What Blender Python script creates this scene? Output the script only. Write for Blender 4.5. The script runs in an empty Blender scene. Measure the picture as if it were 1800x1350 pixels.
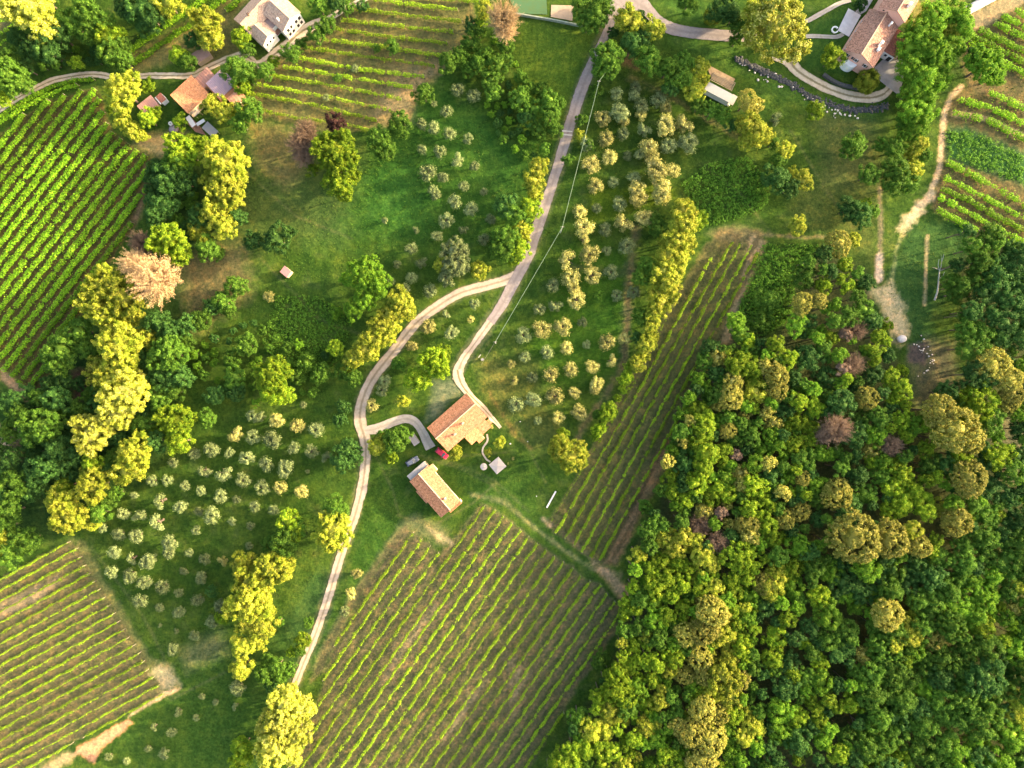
import bpy, math, random
import numpy as np
from mathutils import Vector, noise as mnoise
R = random.Random(7); NR = np.random.default_rng(7)
sc = bpy.context.scene; C = sc.collection; D = bpy.data; PI = math.pi
S = 0.17
SUN_E, SUN_S, SKY_S, EXPO = 15.0, 2.7, .15, 2.58
H = 200.0                      # metres per photo pixel on the ground, camera height
def G(px, py, z=0.0):                    # world x, y of a point seen at a photo pixel, at height z
    k = S*(H-z)/H
    return ((px-900)*k, (675-py)*k)
def G3(px, py, z=0.0):
    x, y = G(px, py, z); return Vector((x, y, z))
# ------------------------------------------------------------------ objects
def tag(o, label=None, cat=None, group=None, kind=None):
    if label: o['label'] = label
    if cat: o['category'] = cat
    if group: o['group'] = group
    if kind: o['kind'] = kind
    return o
def empty(name, loc, rz=0):
    o = D.objects.new(name, None); C.objects.link(o); o.location = loc; o.rotation_euler = (0, 0, rz)
    o.empty_display_size = 0.5
    return o
def link(name, me, parent=None, m=None):
    o = D.objects.new(name, me); C.objects.link(o)
    if parent is not None: o.parent = parent
    if m is not None:
        if not me.materials: me.materials.append(m)
        else:
            o.material_slots[0].link = 'OBJECT'; o.material_slots[0].material = m
    return o
def npmesh(name, V, F, uv=None, smooth=False):
    """V (n,3), F list of (m,k) index arrays"""
    me = D.meshes.new(name); V = np.asarray(V, dtype=np.float32)
    me.vertices.add(len(V)); me.vertices.foreach_set('co', V.ravel())
    loops = np.concatenate([np.asarray(f).ravel() for f in F]).astype(np.int32)
    tot = np.concatenate([np.full(len(f), np.asarray(f).shape[1]) for f in F]).astype(np.int32)
    st = np.concatenate([[0], np.cumsum(tot)[:-1]]).astype(np.int32)
    me.loops.add(len(loops)); me.loops.foreach_set('vertex_index', loops)
    me.polygons.add(len(tot)); me.polygons.foreach_set('loop_start', st)
    try: me.polygons.foreach_set('loop_total', tot)
    except Exception: pass
    if uv is not None:
        l = me.uv_layers.new(name='UVMap'); l.data.foreach_set('uv', np.asarray(uv, dtype=np.float32)[loops].ravel())
    me.update(calc_edges=True)
    if smooth: me.polygons.foreach_set('use_smooth', np.ones(len(tot), dtype=bool))
    return me
class MB:                                 # small mesh builder for built things
    def __init__(s): s.v = []; s.f = []; s.uv = {}
    def poly(s, pts, uvs=None):
        b = len(s.v); s.v += [tuple(p) for p in pts]; s.f.append(tuple(range(b, b+len(pts))))
        if uvs: s.uv[len(s.f)-1] = uvs
    def hexa(s, p):                       # 8 corners, bottom 4 then top 4 (both counter-clockwise)
        b = len(s.v); s.v += [tuple(q) for q in p]
        for f in ((3,2,1,0),(4,5,6,7),(0,1,5,4),(1,2,6,5),(2,3,7,6),(3,0,4,7)): s.f.append(tuple(b+i for i in f))
    def box(s, x0, x1, y0, y1, z0, z1):
        s.hexa([(x0,y0,z0),(x1,y0,z0),(x1,y1,z0),(x0,y1,z0),(x0,y0,z1),(x1,y0,z1),(x1,y1,z1),(x0,y1,z1)])
    def tube(s, pts, rad, n=6, caps=True):
        pts = [Vector(p) for p in pts]; rad = rad if hasattr(rad, '__len__') else [rad]*len(pts)
        rings = []
        for i, p in enumerate(pts):
            d = (pts[min(i+1, len(pts)-1)]-pts[max(i-1, 0)]).normalized()
            a = d.cross(Vector((0.13, 0.21, 1)) if abs(d.z) < .9 else Vector((1, 0.1, 0))).normalized(); b = d.cross(a)
            base = len(s.v)
            for k in range(n):
                t = 2*PI*k/n; s.v.append(tuple(p+a*math.cos(t)*rad[i]+b*math.sin(t)*rad[i]))
            rings.append(base)
        for r0, r1 in zip(rings, rings[1:]):
            for k in range(n): s.f.append((r0+k, r0+(k+1) % n, r1+(k+1) % n, r1+k))
        if caps:
            s.f.append(tuple(rings[0]+k for k in reversed(range(n)))); s.f.append(tuple(rings[-1]+k for k in range(n)))
    def cyl(s, x, y, z0, z1, r, n=12): s.tube([(x, y, z0), (x, y, z1)], r, n)
    def me(s, name):
        m = D.meshes.new(name); m.from_pydata(s.v, [], s.f)
        if s.uv:
            l = m.uv_layers.new(name='UVMap')
            for fi, uvs in s.uv.items():
                for li, u in zip(m.polygons[fi].loop_indices, uvs): l.data[li].uv = u
        m.update(); return m
    def build(s, name, m, parent=None, bevel=0):
        o = link(name, s.me(name), parent, m)
        if bevel:
            b = o.modifiers.new('bevel', 'BEVEL'); b.width = bevel; b.segments = 2; b.limit_method = 'ANGLE'
        return o
# ------------------------------------------------------------------ materials
def newmat(name):
    m = D.materials.new(name); m.use_nodes = True; nt = m.node_tree; nt.nodes.clear()
    out = nt.nodes.new('ShaderNodeOutputMaterial'); return m, nt, out
def N(nt, t, **kw):
    n = nt.nodes.new(t)
    for k, v in kw.items():
        if hasattr(n, k) and k not in n.inputs: setattr(n, k, v)
    return n
def mixc(nt, fac, a, b, mode='MIX'):
    n = nt.nodes.new('ShaderNodeMix'); n.data_type = 'RGBA'; n.blend_type = mode
    for sock, v in ((n.inputs[0], fac), (n.inputs[6], a), (n.inputs[7], b)):
        if hasattr(v, 'is_output'): nt.links.new(v, sock)
        elif hasattr(v, '__len__'): sock.default_value = (*v[:3], 1)
        else: sock.default_value = v
    return n.outputs[2]
def ramp(nt, src, stops):
    r = nt.nodes.new('ShaderNodeValToRGB'); nt.links.new(src, r.inputs[0]); e = r.color_ramp.elements
    while len(e) < len(stops): e.new(0.5)
    for el, (p, c) in zip(e, stops): el.position = p; el.color = (*c[:3], 1) if hasattr(c, '__len__') else (c, c, c, 1)
    return r.outputs[0]
def noise(nt, vec, scale, detail=3, rough=.55):
    n = nt.nodes.new('ShaderNodeTexNoise'); n.inputs['Scale'].default_value = scale
    n.inputs['Detail'].default_value = detail; n.inputs['Roughness'].default_value = rough
    if vec is not None: nt.links.new(vec, n.inputs['Vector'])
    return n.outputs['Fac']
def coords(nt, which='Object'):
    return nt.nodes.new('ShaderNodeTexCoord').outputs[which]
def leafmat(name, cols, transl=.35, spread=1.0, nscale=2.4, hue=.75):
    m, nt, out = newmat(name)
    geo = nt.nodes.new('ShaderNodeNewGeometry'); oi = nt.nodes.new('ShaderNodeObjectInfo')
    c = ramp(nt, geo.outputs['Random Per Island'], [(0, cols[0]), (.5, cols[1]), (1, cols[2])])
    nf = noise(nt, coords(nt), nscale, 2)
    c = mixc(nt, ramp(nt, nf, [(.35, 0), (.65, hue)]), c, cols[3] if len(cols) > 3 else cols[2])
    mr = nt.nodes.new('ShaderNodeMapRange'); nt.links.new(oi.outputs['Random'], mr.inputs[0])
    mr.inputs[3].default_value = 1-.28*spread; mr.inputs[4].default_value = 1+.32*spread
    hs = nt.nodes.new('ShaderNodeHueSaturation'); nt.links.new(c, hs.inputs['Color']); nt.links.new(mr.outputs[0], hs.inputs['Value'])
    p = nt.nodes.new('ShaderNodeBsdfPrincipled'); nt.links.new(hs.outputs[0], p.inputs['Base Color'])
    p.inputs['Roughness'].default_value = .7; p.inputs['Specular IOR Level'].default_value = .12
    t = nt.nodes.new('ShaderNodeBsdfTranslucent'); nt.links.new(hs.outputs[0], t.inputs['Color'])
    mx = nt.nodes.new('ShaderNodeMixShader'); mx.inputs[0].default_value = transl
    nt.links.new(p.outputs[0], mx.inputs[1]); nt.links.new(t.outputs[0], mx.inputs[2]); nt.links.new(mx.outputs[0], out.inputs[0])
    return m
def plain(name, col, rough=.7, var=.25, scale=3.0, bump=.0, spec=.3, metal=0, col2=None):
    m, nt, out = newmat(name); co = coords(nt)
    f = noise(nt, co, scale, 5, .65); c2 = col2 or tuple(x*(1-var) for x in col)
    c = mixc(nt, ramp(nt, f, [(.3, 0), (.7, 1)]), tuple(min(1, x*(1+var*.5)) for x in col), c2)
    p = nt.nodes.new('ShaderNodeBsdfPrincipled'); nt.links.new(c, p.inputs['Base Color'])
    p.inputs['Roughness'].default_value = rough; p.inputs['Specular IOR Level'].default_value = spec; p.inputs['Metallic'].default_value = metal
    if bump:
        b = nt.nodes.new('ShaderNodeBump'); b.inputs['Strength'].default_value = bump; b.inputs['Distance'].default_value = .1
        nt.links.new(noise(nt, co, scale*4, 4), b.inputs['Height']); nt.links.new(b.outputs[0], p.inputs['Normal'])
    nt.links.new(p.outputs[0], out.inputs[0]); return m
def roofmat(name, ca, cb, cc, moss=(.12, .11, .05), mossamt=.25):
    m, nt, out = newmat(name); uv = coords(nt, 'UV')
    mp = nt.nodes.new('ShaderNodeMapping'); nt.links.new(uv, mp.inputs[0]); mp.inputs['Scale'].default_value = (1, 1, 1)
    br = nt.nodes.new('ShaderNodeTexBrick'); nt.links.new(mp.outputs[0], br.inputs['Vector']); br.offset = 0
    br.inputs['Scale'].default_value = 1; br.inputs['Brick Width'].default_value = .34; br.inputs['Row Height'].default_value = .45
    br.inputs['Mortar Size'].default_value = .035; br.inputs['Color1'].default_value = (*ca, 1); br.inputs['Color2'].default_value = (*cb, 1)
    br.inputs['Mortar'].default_value = (*[x*.5 for x in ca], 1); br.inputs['Bias'].default_value = 0
    c = mixc(nt, ramp(nt, noise(nt, uv, .9, 4, .7), [(.42, 0), (.6, .9)]), br.outputs[0], cc)
    c = mixc(nt, ramp(nt, noise(nt, uv, 1.9, 6, .8), [(.49, 0), (.57, .8)]), c, tuple(x*.38 for x in ca))
    c = mixc(nt, ramp(nt, noise(nt, uv, 2.3, 4, .8), [(.60, 0), (.70, .5)]), c, tuple(min(1, x*1.35) for x in cb))
    c = mixc(nt, ramp(nt, noise(nt, uv, 1.9, 5, .75), [(.52, 0), (.68, mossamt*2.2)]), c, moss)
    w = nt.nodes.new('ShaderNodeTexWave'); w.wave_type = 'BANDS'; w.bands_direction = 'X'; w.inputs['Scale'].default_value = .92
    nt.links.new(uv, w.inputs[0])
    b = nt.nodes.new('ShaderNodeBump'); b.inputs['Strength'].default_value = .7; b.inputs['Distance'].default_value = .08
    nt.links.new(w.outputs['Fac'], b.inputs['Height'])
    p = nt.nodes.new('ShaderNodeBsdfPrincipled'); nt.links.new(c, p.inputs['Base Color']); p.inputs['Roughness'].default_value = .85
    p.inputs['Specular IOR Level'].default_value = .15
    nt.links.new(b.outputs[0], p.inputs['Normal']); nt.links.new(p.outputs[0], out.inputs[0]); return m
def corrmat(name, col, col2, period=.25, axis='X', rough=.5):
    m, nt, out = newmat(name); uv = coords(nt, 'UV')
    w = nt.nodes.new('ShaderNodeTexWave'); w.bands_direction = axis; w.inputs['Scale'].default_value = .314/period; nt.links.new(uv, w.inputs[0])
    c = mixc(nt, ramp(nt, noise(nt, uv, 1.2, 4, .7), [(.35, 0), (.65, 1)]), col, col2)
    c = mixc(nt, ramp(nt, w.outputs['Fac'], [(.0, .35), (.3, 0)]), c, tuple(x*.5 for x in col))
    b = nt.nodes.new('ShaderNodeBump'); b.inputs['Strength'].default_value = .6; b.inputs['Distance'].default_value = .05
    nt.links.new(w.outputs['Fac'], b.inputs['Height'])
    p = nt.nodes.new('ShaderNodeBsdfPrincipled'); nt.links.new(c, p.inputs['Base Color']); p.inputs['Roughness'].default_value = rough
    nt.links.new(b.outputs[0], p.inputs['Normal']); nt.links.new(p.outputs[0], out.inputs[0]); return m
LM = {
 'G': leafmat('leaf_sunlit_gold', [(.10,.15,.008), (.36,.36,.025), (.62,.56,.09), (.15,.23,.012)], .3),  # yellow of the low warm sun put into the leaf colour
 'L': leafmat('leaf_lime', [(.06,.13,.006), (.22,.31,.014), (.42,.48,.035), (.08,.18,.008)], .35),
 'M': leafmat('leaf_mid_green', [(.03,.08,.008), (.083,.175,.018), (.18,.29,.034), (.06,.14,.012)], .35),
 'D': leafmat('leaf_dark_green', [(.016,.05,.010), (.046,.115,.020), (.10,.19,.034), (.035,.095,.016)], .3),
 'O': leafmat('leaf_olive', [(.07,.10,.03), (.18,.22,.08), (.34,.37,.15), (.14,.18,.06)], .25),
 'P': leafmat('leaf_sunlit_olive', [(.12,.14,.03), (.38,.34,.09), (.68,.57,.20), (.24,.25,.06)], .25),  # olive leaf again, with the cream of sunlit crowns put into its colour
 'T': leafmat('leaf_chestnut_blossom', [(.04,.06,.01), (.33,.30,.04), (.72,.60,.16), (.17,.19,.02)], .2, nscale=4),
 'A': leafmat('leaf_sunlit_pale_gold', [(.15,.19,.010), (.44,.44,.045), (.80,.72,.20), (.27,.32,.02)], .3),  # paler sunlit yellow, also put into the leaf colour
 'S': leafmat('leaf_fresh_green', [(.05,.12,.010), (.13,.26,.016), (.27,.40,.03), (.09,.21,.012)], .35),
 'Y': leafmat('leaf_dry_beige', [(.38,.25,.12), (.52,.36,.18), (.64,.46,.25), (.34,.22,.11)], .2),
 'B': leafmat('leaf_dead_pink_brown', [(.16,.10,.065), (.26,.17,.11), (.36,.24,.16), (.14,.09,.06)], .2),
 'U': leafmat('leaf_plum', [(.04,.016,.014), (.07,.028,.024), (.10,.045,.035), (.03,.015,.012)], .2),
 'R': leafmat('leaf_clipped_olive_green', [(.12,.14,.008), (.17,.19,.012), (.22,.23,.02), (.10,.13,.01)], .25),
 'V': leafmat('leaf_vine', [(.14,.25,.010), (.24,.37,.015), (.40,.50,.03), (.20,.32,.012)], .35, nscale=.5),
 'W': leafmat('leaf_vine_lush', [(.08,.20,.008), (.18,.36,.014), (.36,.52,.028), (.13,.28,.010)], .35, nscale=.5),
 'X': leafmat('leaf_undergrowth', [(.05,.13,.012), (.10,.22,.02), (.18,.32,.03), (.08,.18,.016)], .3, nscale=.3),
 'Z': leafmat('leaf_grass', [(.022,.07,.007), (.05,.11,.011), (.11,.17,.022), (.08,.11,.018)], .3, nscale=.12),
}
BARK = plain('bark', (.14, .10, .07), .9, .5, 6, .4); BARKPALE = plain('bark_pale', (.48, .43, .36), .85, .3, 5, .3)
WOOD = plain('wood_post', (.30, .24, .17), .85, .4, 5)
# ------------------------------------------------------------------ foliage meshes
def leaves(centers, rad, nleaf, size, up=.25, jit=.7, shell=(.72, 1.06), squash=1.0, bias=None):
    """leaf-sized diamonds over each lobe: centers (n,3), rad (n,)"""
    n = len(centers); c = np.repeat(centers, nleaf, 0); r = np.repeat(rad, nleaf)
    d = NR.normal(size=(n*nleaf, 3)); d[:, 2] += up*1.3
    if bias is not None: d += np.repeat(bias, nleaf, 0)
    d /= np.linalg.norm(d, axis=1)[:, None]
    rr = r*(NR.uniform(shell[0], shell[1], n*nleaf)+.38*NR.random(n*nleaf)**4)
    p = c+d*rr[:, None]*np.array([1, 1, squash])
    nm = d+NR.normal(size=d.shape)*jit*.5; nm /= np.linalg.norm(nm, axis=1)[:, None]
    a = np.cross(nm, NR.normal(size=d.shape)); a /= np.linalg.norm(a, axis=1)[:, None]; b = np.cross(nm, a)
    s = (size*NR.uniform(.6, 1.3, len(p)))[:, None]
    V = np.stack([p-a*s, p-b*s*.62, p+a*s, p+b*s*.62], 1).reshape(-1, 3)
    F = np.arange(len(V)).reshape(-1, 4)
    return V, F
t = (1+5**.5)/2
ICO = np.array([(-1,t,0),(1,t,0),(-1,-t,0),(1,-t,0),(0,-1,t),(0,1,t),(0,-1,-t),(0,1,-t),(t,0,-1),(t,0,1),(-t,0,-1),(-t,0,1)], float); ICO /= np.linalg.norm(ICO[0])
ICF = np.array([(0,11,5),(0,5,1),(0,1,7),(0,7,10),(0,10,11),(1,5,9),(5,11,4),(11,10,2),(10,7,6),(7,1,8),(3,9,4),(3,4,2),(3,2,6),(3,6,8),(3,8,9),(4,9,5),(2,4,11),(6,2,10),(8,6,7),(9,8,1)])
def cores(centers, rad, f=.6):
    n = len(centers); V = (centers[:, None, :]+ICO[None]*(rad[:, None, None]*f)*NR.uniform(.8, 1.1, (n, 12, 1))).reshape(-1, 3)
    F = (ICF[None]+(np.arange(n)*12)[:, None, None]).reshape(-1, 3); return V, F
def crown(name, rm, nl, lob, nleaf, leaf, flat=.82, inner=.25, rough=.22, elong=0, core=True, seed=0, dome=False, jit=.7):
    """rm: real radius in metres; mesh is normalised to radius 1"""
    rs = np.random.default_rng(seed); ph = rs.uniform(0, 6.28, 8)
    C_ = []; tries = 0
    while len(C_) < nl and tries < nl*60:
        tries += 1
        d = rs.normal(size=3); d[2] = abs(d[2])*.9-.25 if rs.random() < .85 else d[2]; d /= np.linalg.norm(d)
        az = math.atan2(d[1], d[0])
        k = 1+rough*(math.sin(2*az+ph[0])*.5+math.sin(3*az+ph[1])*.45+math.sin(5*az+ph[2])*.35+.6*math.sin(2.3*d[2]*3+ph[3]))
        if dome: k = 1+.05*math.sin(4*az+ph[0])
        rr = (1-lob*.8)*k*(rs.uniform(.82, 1.0) if rs.random() > inner else rs.uniform(.35, .8))
        q = d*rr*np.array([1, 1, flat])
        if all(np.sum((q-c)**2) > (lob*.62)**2 for c in C_): C_.append(q)
    C_ = np.array(C_); rad = lob*rs.uniform(.7, 1.2, len(C_))
    bias = C_/np.linalg.norm(C_, axis=1)[:, None]*.8+np.array([0, 0, .2])
    V, F = leaves(C_, rad, nleaf, leaf/rm, .2, jit, bias=bias)
    if elong:                                     # feathery outward sprays
        n = len(C_); k = 5; dirs = np.repeat(C_/np.linalg.norm(C_, axis=1)[:, None], k, 0)+NR.normal(size=(n*k, 3))*.35
        cc = np.repeat(C_, k, 0)+dirs*(np.tile(np.linspace(.3, 1.0, k), n)*elong)[:, None]
        V2, F2 = leaves(cc, np.full(len(cc), lob*.38), max(8, nleaf//5), leaf/rm, .1, jit)
        V, F = np.concatenate([V, V2]), np.concatenate([F, F2+len(V)])
    if core:
        V3, F3 = cores(C_, rad); V4, F4 = cores(np.array([[0, 0, -.05]]), np.array([.55]), .9); V4[:, 2] *= flat
        nV = len(V); V = np.concatenate([V, V3, V4]); Fs = [F, F3+nV, F4+nV+len(V3)]
    else: Fs = [F]
    return npmesh(name, V, Fs)
def olive_crown(name, seed):
    rs = np.random.default_rng(seed); n = rs.integers(7, 10); a0 = rs.uniform(0, 6.28); cs = []; rr = []
    for i in range(n):
        if rs.random() < .05: continue
        a = a0+i*2*PI/n+rs.normal()*.15; q = rs.uniform(.46, .66)
        cs.append((math.cos(a)*q, math.sin(a)*q, rs.uniform(-.15, .3))); rr.append(rs.uniform(.28, .38))
        if rs.random() < .9: cs.append((math.cos(a+.3)*q*.62, math.sin(a+.3)*q*.62, rs.uniform(.1, .45))); rr.append(rs.uniform(.17, .27))
        if rs.random() < .3: cs.append((math.cos(a)*1.15*q, math.sin(a)*q*1.15, rs.uniform(-.35, 0))); rr.append(rs.uniform(.15, .22))
    cs = np.array(cs); rr = np.array(rr)
    V, F = leaves(cs, rr, 85, .06, .5, 1.1)
    V3, F3 = cores(cs, rr, .6)
    return npmesh(name, np.concatenate([V, V3]), [F, F3+len(V)])
def dry_crown(name, seed, n=420):
    rs = np.random.default_rng(seed); mb = MB(); tips = []
    for i in range(n):
        d = rs.normal(size=3); d[2] = abs(d[2])*.8+.05; d /= np.linalg.norm(d); d = Vector(d)
        L = rs.uniform(.6, 1.0); p0 = Vector((0, 0, -.35))+d*.12
        side = Vector(rs.normal(size=3))*.16
        p1 = p0+d*L*.55+side*.6; p2 = Vector((0, 0, -.35))+Vector((d.x, d.y, d.z*1.0+.25))*L+side
        mb.tube([p0, p1, p2], [.014, .009, .003], 3, False)
        tips += [p2, p1*.3+p2*.7, p1*.6+p2*.4]
    tips = np.array(tips)
    V, F = leaves(tips, np.full(len(tips), .09), 11, .02, .1, 1.0, (.2, 1.2))
    V0 = np.array(mb.v); q = np.array([f for f in mb.f if len(f) == 4])
    return npmesh(name, np.concatenate([V0, V]), [q, F+len(V0)])
def trunk_mesh(name, seed, w=.075):
    rs = random.Random(seed); mb = MB()
    mb.tube([(0, 0, -.03), (rs.uniform(-.03, .03), rs.uniform(-.03, .03), .35), (rs.uniform(-.05, .05), rs.uniform(-.05, .05), .72), (0, 0, .95)], [w*1.3, w, w*.8, w*.45], 8)
    for i in range(6):
        a = i*1.05+rs.uniform(-.3, .3); z = .45+.08*i; l = rs.uniform(.35, .6)
        mb.tube([(0, 0, z), (math.cos(a)*l*.5, math.sin(a)*l*.5, z+.16), (math.cos(a)*l, math.sin(a)*l, z+.26)], [w*.55, w*.35, w*.12], 5)
    return mb.me(name)
CR = {
 'big': [crown('crown_big', 6.5, 190, .125, 80, .21, .8, .2, .24, .10, seed=s, jit=1.1) for s in (1, 2, 3)],
 'med': [crown('crown_medium', 3.8, 62, .205, 85, .17, .85, .2, .24, seed=s, jit=1.1) for s in (11, 12, 13, 14, 15)],
 'small': [crown('crown_small', 2.0, 30, .27, 80, .13, .85, .2, .24, seed=s, jit=1.1) for s in (21, 22, 23)],
 'chest': [crown('crown_dense', 6.5, 330, .085, 55, .16, .85, .1, .08, .03, seed=s, jit=1.2) for s in (31, 32)],
 'dome': [crown('crown_clipped', 3.0, 90, .17, 70, .11, .8, .1, 0, 0, seed=41, dome=True)],
 'olive': [olive_crown('crown_olive', s) for s in range(51, 59)],
 'dry': [dry_crown('crown_dry', s) for s in (61, 62)],
}
TR = [trunk_mesh('trunk', s) for s in (1, 2, 3)]; TRO = [trunk_mesh('trunk_olive', s, .12) for s in (5, 6)]
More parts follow.
